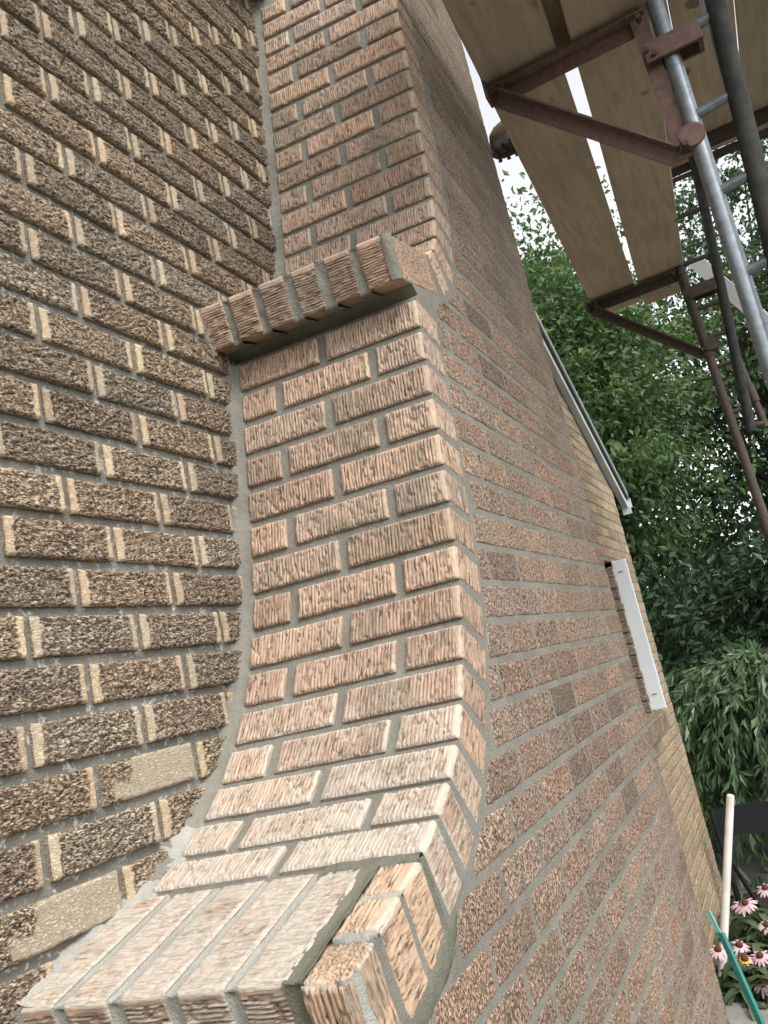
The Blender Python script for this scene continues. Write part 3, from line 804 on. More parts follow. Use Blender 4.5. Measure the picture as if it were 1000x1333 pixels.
for area, ya, yb, zb, cut, k, n in fc:
    Lb = yb - ya; zc = zb + H / 2; t = rnd.choice(STONES); g = rnd.uniform(.88, 1.12)
    if (k, n) in DARK or rnd.random() < .008: t = (.68, .67, .68)
    mk = None
    if cut:
        def mk(P, ya=ya, yb=yb, zc=zc):       # squeeze the near end onto the curve
            P = P.copy(); y = P[:, 0] + (ya + yb) / 2; z = P[:, 2] + zc
            L0 = np.minimum(np.maximum(yleft(z), ya), yb - .004); u = (y - ya) / (yb - ya)
            P[:, 0] = L0 + u * (yb - L0) - (ya + yb) / 2; return P
    if pr < QUOTA and area > 20:
        pr += 1; near = area > 500
        if cut:
            me = brick_mesh('brick', Lb, hb, .08, 'rough', 5000 + pr, warp=mk, res=1.0 if near else 2.0); me.materials.append(M['rough'])
        else: me = variant('rough', round(Lb, 3), hb, .08, rnd.randrange(9) if abs(Lb - LF + .013) < .002 else 0, res=1.0 if near else 2.0, mg=(.0, .0))
        put_brick(me, (D + rnd.uniform(.0001, .0007), (ya + yb) / 2, zc), ROT_OUT, chim, tuple(q * g for q in t), .46)
    else:
        P, f = simple_brick_arrays(Lb, hb, .08, nn % 89)
        if cut: P = mk(P)
        P = P @ np.array(ROT_OUT.to_3x3()).T + np.array([D + .0007, (ya + yb) / 2, zc])
        low_v.append(P); low_f.append(f + nn); nn += len(P); low_t.append(np.full(len(P), g * t[0] - 1))
# hidden near side of the base and the far side, plain courses
for k in range(-26, 42):
    zc = ZF0 + k * H + H / 2
    if zc < G + .1: continue
    for j in range(2):
        for yy, sgn in ((-.098, 0), (YF + .0, 1)):
            if sgn == 0 and zc > -.60: continue
            xx = .10 + j * .19 + (0.02 if k % 2 else 0)
            P, f = simple_brick_arrays(.178, hb, .08, nn % 89, (2, 1))
            if sgn: P = P * np.array([-1, -1, 1])
            P = P + np.array([xx, yy, zc]); low_v.append(P); low_f.append(f + nn); nn += len(P); low_t.append(np.full(len(P), rnd.uniform(-.1, .1)))
me = np_mesh('brickwork', np.concatenate(low_v), np.concatenate(low_f), {'vt': ('FLOAT', np.concatenate(low_t))}, smooth=False)
o = link('brickwork', me, chim, M['rough']); o['kind'] = 'stuff'; o.color = (1, 1, 1, .4)
print('shoulder', shoulder_n, 'front', pr, 'of', len(fc), 'wall', len(cand))

# ------------------------------------------------------------------ scaffold
def pipe(name, a, b, rad, mat, parent, n=14, ext=0):
    a = Vector(a); b = Vector(b); d = (b - a).normalized()
    m_ = MB(); m_.tube([a - d * ext, a.lerp(b, .5), b + d * ext], rad, n); return m_.build(name, mat, parent, smooth=True)
NB, FB = 1.5, 3.5                        # frames stand at these distances along the wall
zg = G + .04
def at_z(a, b, z): a = Vector(a); b = Vector(b); return a + (b - a) * ((z - a.z) / (b.z - a.z))
def screw_jack(x, y, parent, mat, z0=None):
    m_ = MB(); m_.box((x, y, (z0 or zg) + .004), (.12, .12, .008)); m_.tube([(x, y, (z0 or zg) + .008), (x, y, (z0 or zg) + .09)], .017, 10)
    m_.build('base_plate', mat, parent)
# near frame: round grey post, dark second post, rungs between them
fr = thing('scaffold_ladder', 'near scaffold ladder frame with grey round post beside the rusty clamp', 'scaffold frame', (1.0, NB, zg), 'scaffold ladder frames')
P1a, P1b = (1.008, NB, 1.56), (.998, NB, .40)
P2a, P2b = (1.152, NB - .03, 1.455), (1.092, NB - .03, .696)
pipe('post', at_z(P1a, P1b, zg), at_z(P1a, P1b, 2.9), .0235, M['galv'], fr)
pipe('post', at_z(P2a, P2b, zg), at_z(P2a, P2b, 2.9), .0265, M['tube_dark'], fr)['label'] = 'darker post of the near ladder frame'
for z in (2.38, 2.13, 1.885, 1.64, 1.396, 1.152, .913, .668, .425, .18, -.06, -.30, -.55, -.80, -1.05, -1.3):
    pipe('rung', at_z(P1a, P1b, z), at_z(P2a, P2b, z), .0145, M['galv'], fr, 10)
screw_jack(at_z(P1a, P1b, zg).x, NB, fr, M['galv'], zg - .005)
# cross brace behind the posts
a = Vector(ony(917, 0, NB + .09)); b = Vector(ony(1000, 288, NB + .09))
br = thing('scaffold_brace', 'thin pale grey brace tube running behind the dark scaffold post', 'brace', tuple(at_z(a, b, zg)), 'scaffold braces')
pipe('tube', at_z(a, b, zg), at_z(a, b, 2.6), .0125, M['galv'], br, 10)
cpl = at_z(a, b, ony(993, 255, NB + .09)[2]); pipe('coupler', cpl - Vector((0, 0, .035)), cpl + Vector((0, 0, .035)), .018, M['galv'], br, 10)
# far frame
ff = thing('scaffold_ladder', 'far scaffold ladder frame of brown rusty tubes in front of the trees', 'scaffold frame', (.866, FB, zg), 'scaffold ladder frames')
F1a, F1b = (.856, FB, 1.535), (.880, FB, .142)
F2a, F2b = (1.073, FB, 2.058), (.952, FB, .725)
pipe('post', at_z(F1a, F1b, zg), at_z(F1a, F1b, 3.0), .022, M['rust_dark'], ff)
pipe('post', at_z(F2a, F2b, .62), at_z(F2a, F2b, 3.0), .024, M['tube_dark'], ff)
for z in (2.0, 1.8, 1.55, 1.30, 1.14, .985, .74): pipe('rung', at_z(F1a, F1b, z), at_z(F2a, F2b, z), .0125, M['rust_dark'], ff, 10)
for z in (1.045, .12): pipe('collar', at_z(F1a, F1b, z), at_z(F1a, F1b, z + .07), .0255, M['rust_dark'], ff)
screw_jack(at_z(F1a, F1b, zg).x, FB, ff, M['rust_dark'], G - .0)
a = Vector(ony(962, 470, FB + .05)); b = Vector(ony(997, 556, FB + .05))
br2 = thing('scaffold_brace', 'short brown brace tube hanging beside the far dark scaffold post', 'brace', tuple(b), 'scaffold braces')
pipe('tube', a, b, .017, M['rust_dark'], br2, 10); pipe('coupler', a.lerp(b, .38), a.lerp(b, .62), .022, M['rust_dark'], br2, 10)
a = Vector(ony(973, 555, FB + .02)); b = Vector(ony(995, 552, FB + .02)); pipe('spigot', a, b, .016, M['rust_dark'], br2, 10)

def bracket(name, label, y, x0, x1, zt_, zb_, mat):
    t_ = thing(name, label, 'scaffold bracket', (x1, y, zb_), 'scaffold brackets')
    def angle(nm, a, b, w_, h_, up=(0, 0, 1)):      # L section
        m_ = MB(); a = Vector(a); b = Vector(b); m_.bar(a, b, w_, .006, up)
        d = (b - a).normalized(); s_ = d.cross(Vector(up)).normalized(); u_ = s_.cross(d)
        m_.bar(a - s_ * (w_ / 2 - .003) - u_ * (h_ / 2), b - s_ * (w_ / 2 - .003) - u_ * (h_ / 2), .006, h_, up)
        return m_.build(nm, mat, t_)
    angle('arm', (x0, y, zt_), (x1 + .02, y, zt_), .045, .045)
    angle('upright', (x1, y, zt_ + .004), (x1 + .012, y, zb_ - .02), .045, .035, (0, -1, 0))
    angle('strut', (x0 + .03, y - .012, zt_ - .022), (x1 + .005, y - .012, zb_), .042, .042)
    m_ = MB(); m_.box((x0 - .008, y, zt_ + .002), (.012, .06, .075)); m_.build('end_stop', mat, t_, bevel=.003)
    m_ = MB(); m_.box((x1 + .065, y - .032, zb_ + .31), (.155, .012, .062)); m_.box((x1 + .135, y, zb_ + .31), (.014, .068, .062)); m_.box((x1 + .065, y + .033, zb_ + .31), (.155, .010, .060))
    m_.build('clamp', mat, t_, bevel=.003)
    m_ = MB(); m_.tube([(x1 + .04, y - .030, zb_ + .025), (x1 + .04, y + .030, zb_ + .025)], .034, 20); m_.build('saddle', mat, t_, smooth=True)
    for bx, bz in ((x1 - .006, zb_ + .315), (x1 + .012, zb_ + .295), (x1 - .004, zb_ + .006), (x1 + .016, zb_ + .0), (x1 + .002, zt_ - .03), (x1 - .03, zt_ - .018), (x0 + .045, zt_ - .02)):
        m_ = MB(); m_.tube([(bx, y - .048, bz), (bx, y - .02, bz)], .0085, 6); m_.build('bolt', M['rust_dark'], t_)
    return t_
bracket('scaffold_bracket', 'near rusty triangular bracket clamped to the grey scaffold post', NB, .492, .952, 1.520, 1.065, M['rust'])
bracket('scaffold_bracket', 'far dark triangular bracket under the plank ends against the trees', FB, .372, .850, 1.528, 1.075, M['rust_dark'])

def plank(label, x0, y0, x1, y1, wd, z, mat, th=.040, seed=1, z2=None, group='plywood scaffold planks'):
    """board from (x0,y0) to (x1,y1) (centre line), underside at z"""
    a = Vector((x0, y0, z)); b = Vector((x1, y1, z if z2 is None else z2)); L = (b - a).length; n = 24; V_ = []
    for i in range(n + 1):
        t = i / n; p = a.lerp(b, t); sag = -.006 * math.sin(math.pi * t)
        for sx, sz in ((-1, 0), (1, 0), (1, 1), (-1, 1)):
            V_.append((p.x + sx * wd / 2 + .0016 * (vn(i * .6, sx * 2., seed) - .5) - a.x, p.y - a.y + .004 * (vn(sx * 3., sz, seed) - .5) * (i in (0, n)), p.z + sag + sz * th - a.z))
    F_ = []
    for i in range(n):
        for k in range(4): F_.append((i * 4 + k, i * 4 + (k + 1) % 4, i * 4 + 4 + (k + 1) % 4, i * 4 + 4 + k))
    F_ += [(3, 2, 1, 0), tuple(n * 4 + k for k in range(4))]
    me = bpy.data.meshes.new('scaffold_plank'); me.from_pydata(V_, [], F_); me.update()
    bm = bmesh.new(); bm.from_mesh(me); bmesh.ops.recalc_face_normals(bm, faces=bm.faces)
    bmesh.ops.bevel(bm, geom=[e for e in bm.edges if e.calc_face_angle(0) > 1], offset=.003, segments=1, affect='EDGES'); bm.to_mesh(me); bm.free()
    o = bpy.data.objects.new('scaffold_plank', me); C.objects.link(o); me.materials.append(mat); o.location = a
    return tag(o, label, 'plank', group)
PZ = 1.548
xl = lambda y: .490 - .0457 * (y - 1.27)
plank('outer scaffold plank nearest the chimney with a boot toe over its edge', (xl(.15) + .118), .15, xl(3.78) + .118, 3.78, .237, PZ, M['plank'], seed=2)
xr_ = lambda y: .754 - .0585 * (y - 1.62)
plank('scaffold plank beside the grey post, right of the bright gap', xr_(.15) + .117, .15, xr_(3.86) + .117, 3.86, .232, PZ, M['plank'], seed=5)
plank('short dark board lying over the gap between the two outer planks', .782, .10, .738, 1.585, .15, PZ + .0425, M['plank_dark'], .02, seed=8)
# main deck: planks on the bearers of the frames
DZ = 2.165
dk = [('main deck plank over the clamp, first from the grey post', .985), ('main deck plank behind the dark post, second from the grey post', 1.225),
      ('main deck plank at the right edge of the view, third from the grey post', 1.468), ('main deck plank farthest from the house', 1.71)]
for i, (lb, x) in enumerate(dk): plank(lb, x, .2 + .07 * i, x + .004 * i, 3.72 - .03 * (i % 2), .236, DZ, M['plank'], seed=20 + i, group='main deck planks')
for y, lb, mt in ((FB, 'far rusty bearer under the main deck plank ends', 'rust_dark'), (.42, 'rusty bearer under the near ends of the main deck', 'rust_dark')):
    m_ = MB(); m_.bar((.84, y, DZ - .034), (1.95, y, DZ - .034), .05, .06); o = m_.build('deck_bearer', M[mt], None, bevel=.004); tag(o, lb, 'bearer', 'deck bearers')
a = ony(1000, 172, FB + .05); m_ = MB(); m_.bar((.87, FB + .05, a[2]), (1.9, FB + .05, a[2]), .03, .035); tag(m_.build('guard_bar', M['rust_dark'], None), 'thin dark bar below the far deck bearer', 'bar')
# white board propped behind the posts
a = Vector(ony(903, 338, FB + .3)); b = Vector(ony(1012, 432, FB + .3)); m_ = MB(); m_.bar(a, b, .018, .075, (.15, -.2, 1)); tag(m_.build('white_board', M['white_metal'], None, bevel=.002), 'white board slanting behind the grey and dark scaffold posts', 'board')

# ------------------------------------------------------------------ person on the deck (only a boot toe shows below)
PX, PY, PZt = .60, 1.94, PZ + .041
per = thing('person', 'person in dark work clothes standing on the planks, one brown boot toe overhanging', 'person', (PX, PY, PZt))
bm = bmesh.new()
pts = {'pel': (.62, 2.19, .95, .14), 'sp': (.61, 2.19, 1.2, .135), 'ch': (.59, 2.19, 1.40, .15), 'nk': (.58, 2.19, 1.55, .06), 'hd': (.56, 2.19, 1.68, .095), 'tp': (.56, 2.19, 1.78, .06),
       'hl': (.61, 2.10, .88, .095), 'kl': (.58, 2.10, .50, .065), 'al': (.615, 2.10, .11, .045), 'hr': (.61, 2.28, .88, .095), 'kr': (.58, 2.31, .50, .065), 'ar': (.575, 2.37, .11, .045),
       'sl': (.59, 2.01, 1.44, .07), 'el': (.50, 1.96, 1.18, .048), 'wl': (.30, 2.02, 1.12, .033), 'sr': (.59, 2.37, 1.44, .07), 'er': (.50, 2.42, 1.18, .048), 'wr': (.30, 2.36, 1.12, .033)}
bv = {k: bm.verts.new((q[0] - PX, q[1] - 2.10, q[2])) for k, q in pts.items()}
for e in ('pel sp', 'sp ch', 'ch nk', 'nk hd', 'hd tp', 'pel hl', 'hl kl', 'kl al', 'pel hr', 'hr kr', 'kr ar', 'ch sl', 'sl el', 'el wl', 'ch sr', 'sr er', 'er wr'):
    a, b = e.split(); bm.edges.new((bv[a], bv[b]))
me = bpy.data.meshes.new('body'); bm.verts.index_update(); bm.to_mesh(me); bm.free()
body = bpy.data.objects.new('body', me); C.objects.link(body); body.parent = per; me.materials.append(M['cloth'])
sk = body.modifiers.new('skin', 'SKIN'); body.modifiers.new('sub', 'SUBSURF').render_levels = 2
for i, (k, q) in enumerate(pts.items()): me.skin_vertices[0].data[i].radius = (q[3], q[3])
me.skin_vertices[0].data[0].use_root = True
def boot(x, y, z0, ang):
    def ring(u, w_, h_, z_, n=16):
        return [(u, w_ * math.cos(2 * math.pi * k / n), z_ + h_ * math.sin(2 * math.pi * k / n)) for k in range(n)]
    # upper lofted from toe to heel then a shaft
    secs = [(-.165, .012, .016, .045), (-.155, .032, .030, .052), (-.13, .045, .040, .060), (-.09, .050, .044, .066), (-.04, .046, .052, .075), (.01, .042, .062, .085), (.06, .040, .070, .095), (.10, .036, .066, .092), (.122, .02, .05, .08)]
    V_ = [q for s_ in secs for q in ring(*s_)]; n = 16
    F_ = [(i * n + k, i * n + (k + 1) % n, (i + 1) * n + (k + 1) % n, (i + 1) * n + k) for i in range(len(secs) - 1) for k in range(n)] + [tuple(range(n))[::-1], tuple((len(secs) - 1) * n + k for k in range(n))]
    m_ = MB(); m_.add(V_, F_); m_.tube([(.055, 0, .10), (.06, 0, .17), (.06, 0, .24)], [.048, .046, .052], 16)
    up = m_.mesh('boot', True)
    o = bpy.data.objects.new('boot', up); C.objects.link(o); o.parent = per; up.materials.append(M['boot'])
    o.location = (x - PX, y - PY, z0 - PZt); o.rotation_euler = (0, 0, ang)
    out = [(-.172, 0), (-.165, .025), (-.14, .045), (-.09, .054), (-.03, .046), (.03, .040), (.09, .041), (.12, .03), (.130, 0)]
    loop = out + [(a, -b) for a, b in out[-2:0:-1]]
    # tread lugs round the rim
    V_, F_ = [], []; K_ = len(loop)
    for zz in (.002, .028): V_ += [(a, b, zz) for a, b in loop]
    F_ = [tuple(range(K_))[::-1], tuple(range(K_, 2 * K_))] + [(i, (i + 1) % K_, K_ + (i + 1) % K_, K_ + i) for i in range(K_)]
    m2 = MB(); m2.add(V_, F_)
    s_ = bpy.data.objects.new('sole', m2.mesh('sole')); C.objects.link(s_); s_.parent = o; s_.data.materials.append(M['sole'])
    for i in range(9):
        for sgn in (-1, 1):
            xx = -.145 + i * .031; ww = float(np.interp(xx, [-.165, -.14, -.09, -.03, .03, .12], [.02, .04, .052, .044, .038, .032]))
            l_ = MB(); l_.bar((xx, sgn * .006, -.003), (xx - .012, sgn * (ww + .003), -.003), .014, .012)
            q = bpy.data.objects.new('tread_lug', l_.mesh('tread_lug')); C.objects.link(q); q.parent = s_; q.data.materials.append(M['sole'])
    return o
boot(.535, 1.94, PZt + .008, R(-6)); boot(.56, 2.26, PZt + .008, R(-82))
hm = MB(); hm.tube([(-.05, .09, 1.70), (-.05, .09, 1.76), (-.045, .09, 1.80), (-.045, .09, 1.82)], [.108, .108, .08, .02], 18); hm.box((-.16, .09, 1.715), (.10, .14, .012))
hc = bpy.data.objects.new('cap', hm.mesh('cap', True)); C.objects.link(hc); hc.parent = per; hc.data.materials.append(M['tube_dark'])

# ------------------------------------------------------------------ trees and shrubs
def leaves_mesh(name, centres, dirs, size, seed, aspect=.5, droop=.0):
    """rhombic folded leaves: centres (n,3), dirs (n,3) leaf axis, size (n)"""
    g = np.random.default_rng(seed); n = len(centres)
    d = dirs / (np.linalg.norm(dirs, axis=1)[:, None] + 1e-9)
    a = g.normal(size=(n, 3)); a[:, 2] *= .55; s = np.cross(d, a); s /= np.linalg.norm(s, axis=1)[:, None] + 1e-9
    up = np.cross(s, d); L = size[:, None]
    base = centres; tip = centres + d * L
    mid = centres + d * L * .45; wd = L * aspect * .5
    fold = up * L * .10
    l_ = mid + s * wd + fold; r_2 = mid - s * wd + fold
    V_ = np.stack([base, l_, tip, r_2], 1).reshape(-1, 3)
    i = np.arange(n)[:, None] * 4
    F_ = np.concatenate([i + np.array([[0, 1, 2]]), i + np.array([[0, 2, 3]])])
    lv = np.repeat(np.clip(g.normal(.45, .28, n), 0, 1), 4)
    return np_mesh(name, V_, F_, {'lv': ('FLOAT', lv)}, smooth=False)
def tree(label, base, height, crown, nclump, per_clump, lsize, mat, seed, csize=.5, group='trees behind the house', trunk_r=.16, lean=(0, 0)):
    """crown = (rx, ry, rz, zc)"""
    g = np.random.default_rng(seed); base = np.array(base, float)
    t_ = thing('tree', label, 'tree', tuple(base), group)
    rx, ry, rz, zc = crown; cc = base + np.array([lean[0], lean[1], zc])
    q = g.normal(size=(nclump, 3)); q /= np.linalg.norm(q, axis=1)[:, None]; q *= (g.uniform(.10, 1, nclump) ** (1 / 2.4))[:, None]
    cl = cc + q * np.array([rx, ry, rz]) * (1 + .22 * g.normal(size=(nclump, 1)))
    cl = cl[cl[:, 2] > base[2] + .5]
    ce, di, sz = [], [], []
    for c_ in cl:
        k = int(per_clump * g.uniform(.6, 1.4)); r_c = csize * g.uniform(.6, 1.35)
        o_ = g.normal(size=(k, 3)) * np.array([r_c, r_c, r_c * .55])
        ce.append(c_ + o_); out = (c_ - cc); out = out / (np.linalg.norm(out) + 1e-6)
        di.append(g.normal(size=(k, 3)) * .7 + out * .6 + np.array([0, 0, -.45])); sz.append(lsize * g.uniform(.5, 1.55, k))
    ce = np.concatenate(ce); di = np.concatenate(di); sz = np.concatenate(sz)
    o = link('crown', leaves_mesh('crown', ce, di, sz, seed), t_, mat); o['kind'] = 'stuff'
    m_ = MB(); top = cc + np.array([0, 0, rz * .5]); mid = base * .5 + cc * .5 + np.array([.1, .1, 0])
    m_.tube([base - np.array([0, 0, .1]), base + (mid - base) * .5 + .05, mid, cc, top], [trunk_r * 1.25, trunk_r, trunk_r * .8, trunk_r * .5, trunk_r * .15], 10)
    m_.build('trunk', M['bark_tree'], t_, smooth=True)
    m_ = MB()
    for c_ in cl[:: max(1, len(cl) // 26)]:
        f_ = g.uniform(.25, .9); st = base + (cc - base) * f_ if f_ < .7 else cc
        md = st * .5 + c_ * .5 + np.array([0, 0, .12 * np.linalg.norm(c_ - st)])
        m_.tube([st, md, c_], [trunk_r * .32, trunk_r * .2, trunk_r * .05], 6)
    m_.build('limbs', M['bark_tree'], t_, smooth=True)
    return t_
# feet of the trees; extents chosen from how high and wide each crown stands
tree('light green maple tree rising beside the chimney, its top against the sky', (-1.6, 10.6, G), 8, (1.9, 2.0, 2.6, 5.05), 400, 210, .095, M['leaf_light'], 11, .30)
tree('dark green tree filling the middle behind the far scaffold post', (1.4, 13.5, G), 9, (2.7, 2.2, 3.6, 5.6), 190, 170, .10, M['leaf_mid'], 12, .30, trunk_r=.2)
tree('tall dark tree at the right edge behind the scaffold frames', (4.6, 13.0, G), 10, (2.8, 2.4, 4.4, 6.6), 170, 150, .105, M['leaf_mid'], 13, .32, trunk_r=.22)
tree('dark tree low behind the white roof edge', (-1.3, 15.5, G), 7, (2.9, 1.6, 3.0, 3.6), 85, 170, .11, M['leaf_dark'], 14, .32)
tree('shadowy low tree behind the weeping shrub', (1.6, 11.0, G), 5, (2.8, 1.4, 1.3, 1.7), 140, 190, .105, M['leaf_dark'], 15, .34)
tree('dark tree far back closing the view on the right', (4.5, 19.0, G), 9, (5.0, 2.0, 2.6, 2.9), 90, 160, .14, M['leaf_dark'], 16, .45)
tree('dark tree far back closing the view on the left', (-3.5, 21.0, G), 9, (5.0, 2.0, 2.6, 2.9), 90, 160, .15, M['leaf_dark'], 17, .45)

def weeping(label, base, rad, hgt, nst, seed, mat, llen=.085):
    g = np.random.default_rng(seed); base = np.array(base, float)
    t_ = thing('weeping_shrub', label, 'shrub', tuple(base))
    ce, di, sz = [], [], []; m_ = MB()
    for i in range(nst):
        az = g.uniform(0, 2 * math.pi); rr = rad * g.uniform(.25, 1.0) ; hh = hgt * g.uniform(.72, 1.05) * (1 - .18 * (rr / rad))
        d = np.array([math.cos(az), math.sin(az), 0]); dr = g.uniform(.35, .85) * hgt
        ts = np.linspace(0, 1, 34)
        px_ = base[None] + d[None] * (rr * ts ** 1.25)[:, None]
        zz = hh * np.sin(np.clip(ts * 1.45, 0, math.pi / 2)) - dr * np.clip(ts - .45, 0, 1) ** 2 / .3025
        px_[:, 2] = base[2] + zz; px_ += np.cumsum(g.normal(0, .006, px_.shape), 0)
        px_[:, 2] = np.maximum(px_[:, 2], base[2] + .05)
        if i % 3 == 0: m_.tube(px_[::3], np.linspace(.012, .002, len(px_[::3])), 5)
        for j in range(9, 34):
            for s_ in range(4):
                tg = px_[min(j + 1, 33)] - px_[j - 1]; tg /= np.linalg.norm(tg) + 1e-9
                ce.append(px_[j] + g.normal(0, .012, 3)); di.append(tg * .8 + g.normal(0, .42, 3) + np.array([0, 0, -.5])); sz.append(llen * g.uniform(.6, 1.25))
    o = link('foliage', leaves_mesh('foliage', np.array(ce), np.array(di), np.array(sz), seed, .30), t_, mat); o['kind'] = 'stuff'
    m_.build('stems', M['bark_tree'], t_)
    return t_
weeping('large weeping shrub with long drooping leaves behind the house corner', (.72, 6.6, G), 1.45, 2.28, 270, 31, M['leaf_willow'], .12)

# ------------------------------------------------------------------ small things by the house corner
a = Vector(ony(951, 1037, 4.05)); b = Vector(ony(936, 1283, 3.92)); b = Vector((b.x, b.y, G + .01))
pp = thing('plastic_pipe', 'white plastic pipe leaning in the flower bed by the house corner', 'pipe', tuple(b))
pipe('tube', b, a, .0205, M['pvc'], pp, 18)
m_ = MB(); m_.tube([a, a + (a - b).normalized() * .008, a + (a - b).normalized() * .012], [.0205, .018, .009], 18); m_.build('cap', M['pvc'], pp, smooth=True)
c_ = b.lerp(a, .22); pipe('band', c_, c_ + (a - b).normalized() * .012, .0245, M['black_metal'], pp, 18)
c_ = b.lerp(a, .26); pipe('band', c_, c_ + (a - b).normalized() * .010, .0245, M['black_metal'], pp, 18)
# teal garden stake, U section
a = Vector(ony(925, 1186, 2.45)); b = Vector(ony(990, 1333, 2.33)); d = (b - a).normalized(); foot = a + d * ((zg - .005 - a.z) / d.z)
st = thing('garden_stake', 'teal metal garden stake standing on the patio in front of the flowers', 'stake', tuple(foot))
k = a + d * .075; m_ = MB(); m_.bar(k, foot, .019, .005, (-.5, -1, .2)); m_.bar(k + Vector((.008, .009, 0)), foot + Vector((.008, .009, 0)), .004, .016, (-.5, -1, .2)); m_.build('post', M['teal'], st)
m_ = MB(); m_.bar(a + Vector((-.008, .0, 0)), k + Vector((-.004, 0, .003)), .016, .004, (-.5, -1, .2)); m_.build('tip', M['teal_tip'], st)
# black fabric screen on posts
y_ = 4.75
A = [Vector(ony(*q, y_)) for q in ((926, 1056), (1075, 1030), (1075, 1078), (934, 1092))]
sc = thing('fabric_screen', 'black fabric sling on dark metal posts behind the white pipe', 'screen', (A[0].x, y_, G))
m_ = MB(); n = 16; V_ = []
for i in range(n + 1):
    t = i / n; tp = A[0].lerp(A[1], t); bt = A[3].lerp(A[2], t)
    for q, yy in ((tp, 0), (tp, .012), (bt, .012), (bt, 0)): V_.append((q.x, q.y + yy + .02 * math.sin(3 * t), q.z + .008 * math.sin(7 * t)))
F_ = [(i * 4 + k_, i * 4 + (k_ + 1) % 4, i * 4 + 4 + (k_ + 1) % 4, i * 4 + 4 + k_) for i in range(n) for k_ in range(4)] + [(3, 2, 1, 0), tuple(n * 4 + k_ for k_ in range(4))]
m_.add(V_, F_); m_.build('sling', M['black'], sc)
p0 = Vector((A[0].x, y_ - .01, A[0].z + .02)); pipe('post', (p0.x + .02, y_, G - .02), p0, .018, M['black_metal'], sc)
p1 = Vector((A[1].x, y_ - .01, A[1].z + .02)); pipe('post', (p1.x, y_, G - .02), p1, .018, M['black_metal'], sc)
pipe('brace', A[3], (A[3].x + .16, y_ + .1, G - .02), .013, M['black_metal'], sc)
# chain link fence behind
fy = 7.6; fx0, fx1, fz0, fz1 = -.6, 4.0, G, G + .72
fn = thing('chain_link_fence', 'low grey chain link fence behind the weeping shrub and flowers', 'fence', (fx0, fy, G))
for x in np.linspace(fx0, fx1, 4): pipe('post', (x, fy, G - .02), (x, fy, fz1 + .03), .02, M['galv'], fn, 8)
pipe('top_rail', (fx0, fy, fz1), (fx1, fy, fz1), .015, M['galv'], fn, 8)
m_ = MB(); stp = .075
for i in range(-14, 62):
    for sg in (1, -1):
        x0_ = fx0 + i * stp; a = Vector((x0_ if sg > 0 else x0_ + .72, fy + .004 * sg, fz0)); b = Vector((x0_ + .72 if sg > 0 else x0_, fy + .004 * sg, fz1))
        m_.tube([a, b], .0016, 4, False)
o = m_.build('wire_mesh', M['galv'], fn); o['kind'] = 'stuff'

# coneflowers in the bed
def coneflower(x, y, zt_, label, seed, petal='petal', r=.042, tilt=(0, 0)):
    g = np.random.default_rng(seed)
    t_ = thing('coneflower', label, 'flower', (x, y, G), 'flowers in the bed by the house')
    top = Vector((x + tilt[0] * .2, y + tilt[1] * .2, zt_)); m_ = MB()
    m_.tube([(x, y, G - .02), (x + .02, y, G + (zt_ - G) * .5), top], [.004, .0035, .003], 6); m_.build('stem', M['stem'], t_, smooth=True)
    ax = Vector((tilt[0], tilt[1], 1)).normalized(); e1 = ax.orthogonal().normalized(); e2 = ax.cross(e1)
    m_ = MB(); n = 12; V_ = []
    for rr, hh in ((.016, -.004), (.019, .006), (.015, .016), (.006, .022)):
        V_ += [top + ax * hh + (e1 * math.cos(2 * math.pi * k_ / n) + e2 * math.sin(2 * math.pi * k_ / n)) * rr for k_ in range(n)]
    F_ = [(i * n + k_, i * n + (k_ + 1) % n, (i + 1) * n + (k_ + 1) % n, (i + 1) * n + k_) for i in range(3) for k_ in range(n)] + [tuple(3 * n + k_ for k_ in range(n)), tuple(range(n))[::-1]]
    m_.add(V_, F_); m_.build('cone', M['cone'], t_, smooth=True)
    for k_ in range(14):
        an = 2 * math.pi * (k_ + g.uniform(-.2, .2)) / 14; u = e1 * math.cos(an) + e2 * math.sin(an); s_ = ax.cross(u)
        dr = g.uniform(.25, .75); L_ = r * g.uniform(.85, 1.1); p_ = [top + u * .014]
        for q in (.4, .8, 1.0): p_.append(top + u * (.014 + L_ * q) - ax * (L_ * dr * q * q))
        ws = (.004, .0065, .006, .002); V_ = []
        for pt, w_ in zip(p_, ws): V_ += [pt + s_ * w_, pt + ax * .0015, pt - s_ * w_]
        F_ = [(i * 3 + j, i * 3 + j + 1, i * 3 + j + 4, i * 3 + j + 3) for i in range(3) for j in range(2)]
        m2 = MB(); m2.add(V_, F_); m2.build('petal', M[petal], t_, smooth=True)
FL = [(958, 1172, 3.95, 'large pink coneflower highest in the bed beside the white pipe', .055, 'petal'), (984, 1168, 3.75, 'pink coneflower with drooping petals high at the right', .055, 'petal'),
      (999, 1150, 4.2, 'pink coneflower cut by the right edge of the view', .05, 'petal'), (987, 1198, 3.85, 'small pale coneflower under the drooping one', .04, 'petal'),
      (950, 1224, 3.7, 'pale coneflower touching the white pipe', .045, 'petal'), (978, 1240, 3.6, 'coneflower with wide pale petals low in the bed', .05, 'petal'),
      (992, 1236, 3.6, 'coneflower at the lower right of the bed', .045, 'petal'), (926, 1229, 3.55, 'coneflower between the house wall and the white pipe', .04, 'petal'),
      (956, 1241, 3.55, 'small yellow flower right of the white pipe', .016, 'petal_yellow'), (931, 1258, 3.4, 'small yellow flower low beside the chimney edge', .012, 'petal_yellow'),
      (998, 1272, 3.4, 'pink coneflower low at the right edge', .045, 'petal')]
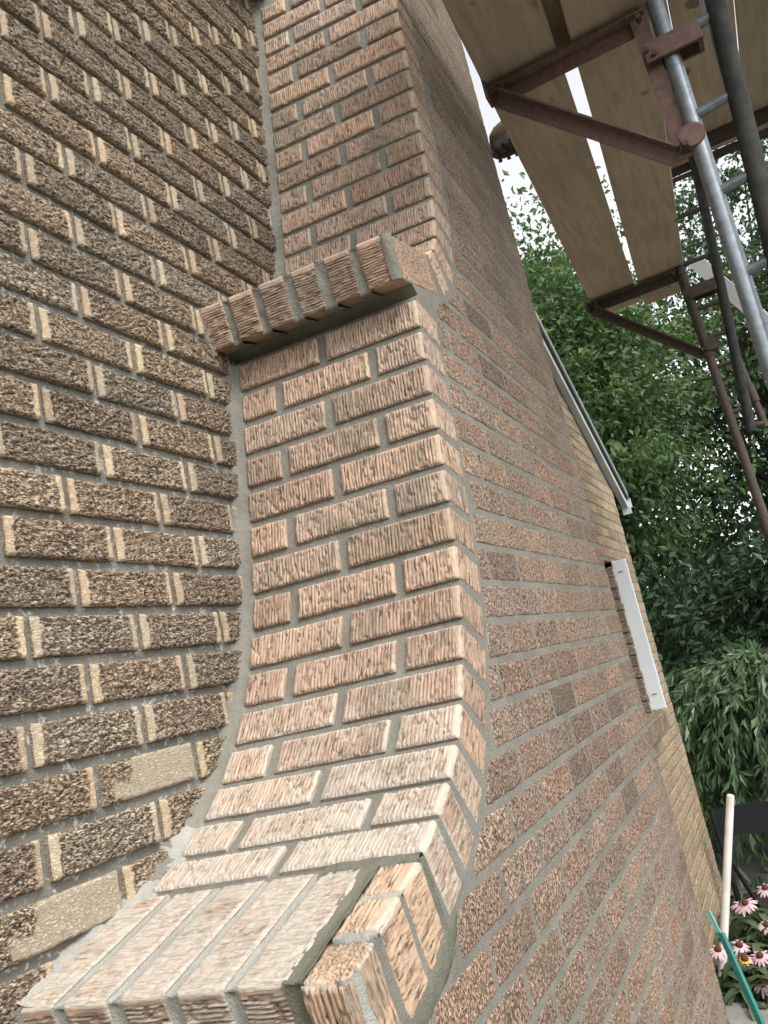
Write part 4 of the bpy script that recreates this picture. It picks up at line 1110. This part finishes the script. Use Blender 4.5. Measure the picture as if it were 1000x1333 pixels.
for i, (px, py, y, lb, r, pt) in enumerate(FL):
    q = ony(px, py, y + .45); coneflower(q[0], q[1], q[2], lb, 50 + i, pt, r * .85, (rnd.uniform(-.3, .3), -.45))
# leafy plants under the flowers
def leafy(label, x, y, h, n, seed, L=.16):
    g = np.random.default_rng(seed); t_ = thing('leafy_plant', label, 'plant', (x, y, G), 'leafy plants in the flower bed')
    V_, F_, lv, nn_ = [], [], [], 0
    for i in range(n):
        b = np.array([x, y, G]) + np.array([g.normal(0, .09), g.normal(0, .09), g.uniform(.02, h)])
        az = g.uniform(0, 6.28); d = np.array([math.cos(az), math.sin(az), 0]); s_ = np.array([-d[1], d[0], 0]); l_ = L * g.uniform(.6, 1.3); up = g.uniform(.2, .9)
        for t, w_ in ((0, .006), (.3, .020), (.65, .018), (1, .002)):
            c_ = b + d * l_ * t + np.array([0, 0, l_ * (up * t - 1.0 * t * t)])
            V_ += [c_ + s_ * w_, c_ - np.array([0, 0, .004]), c_ - s_ * w_]
        F_ += [(nn_ + r0 * 3 + j, nn_ + r0 * 3 + j + 1, nn_ + r0 * 3 + j + 4, nn_ + r0 * 3 + j + 3) for r0 in range(3) for j in range(2)]
        lv += [float(np.clip(g.normal(.5, .3), 0, 1))] * 12; nn_ += 12
    o = link('foliage', np_mesh('foliage', V_, F_, {'lv': ('FLOAT', lv)}), t_, M['leaf_flower']); o['kind'] = 'stuff'
lp = [(.06, 3.95, 'leafy plant against the foot of the white pipe', .10), (.27, 3.82, 'leafy plant right of the white pipe at the patio edge', .14), (.46, 3.84, 'leafy plant at the patio edge by the right of the view', .14),
      (.22, 4.12, 'leafy plant behind the pale coneflower', .18), (.42, 4.15, 'leafy plant under the drooping coneflower', .2), (.62, 4.0, 'leafy plant beyond the right edge flowers', .18),
      (.2, 4.5, 'leafy plant at the back of the bed by the house', .22), (.48, 4.55, 'leafy plant at the back of the bed below the black sling', .22), (.75, 4.4, 'leafy plant at the far right of the bed', .2)]
for i, (x, y, lb, h) in enumerate(lp): leafy(lb, x, y, h, 90, 70 + i)
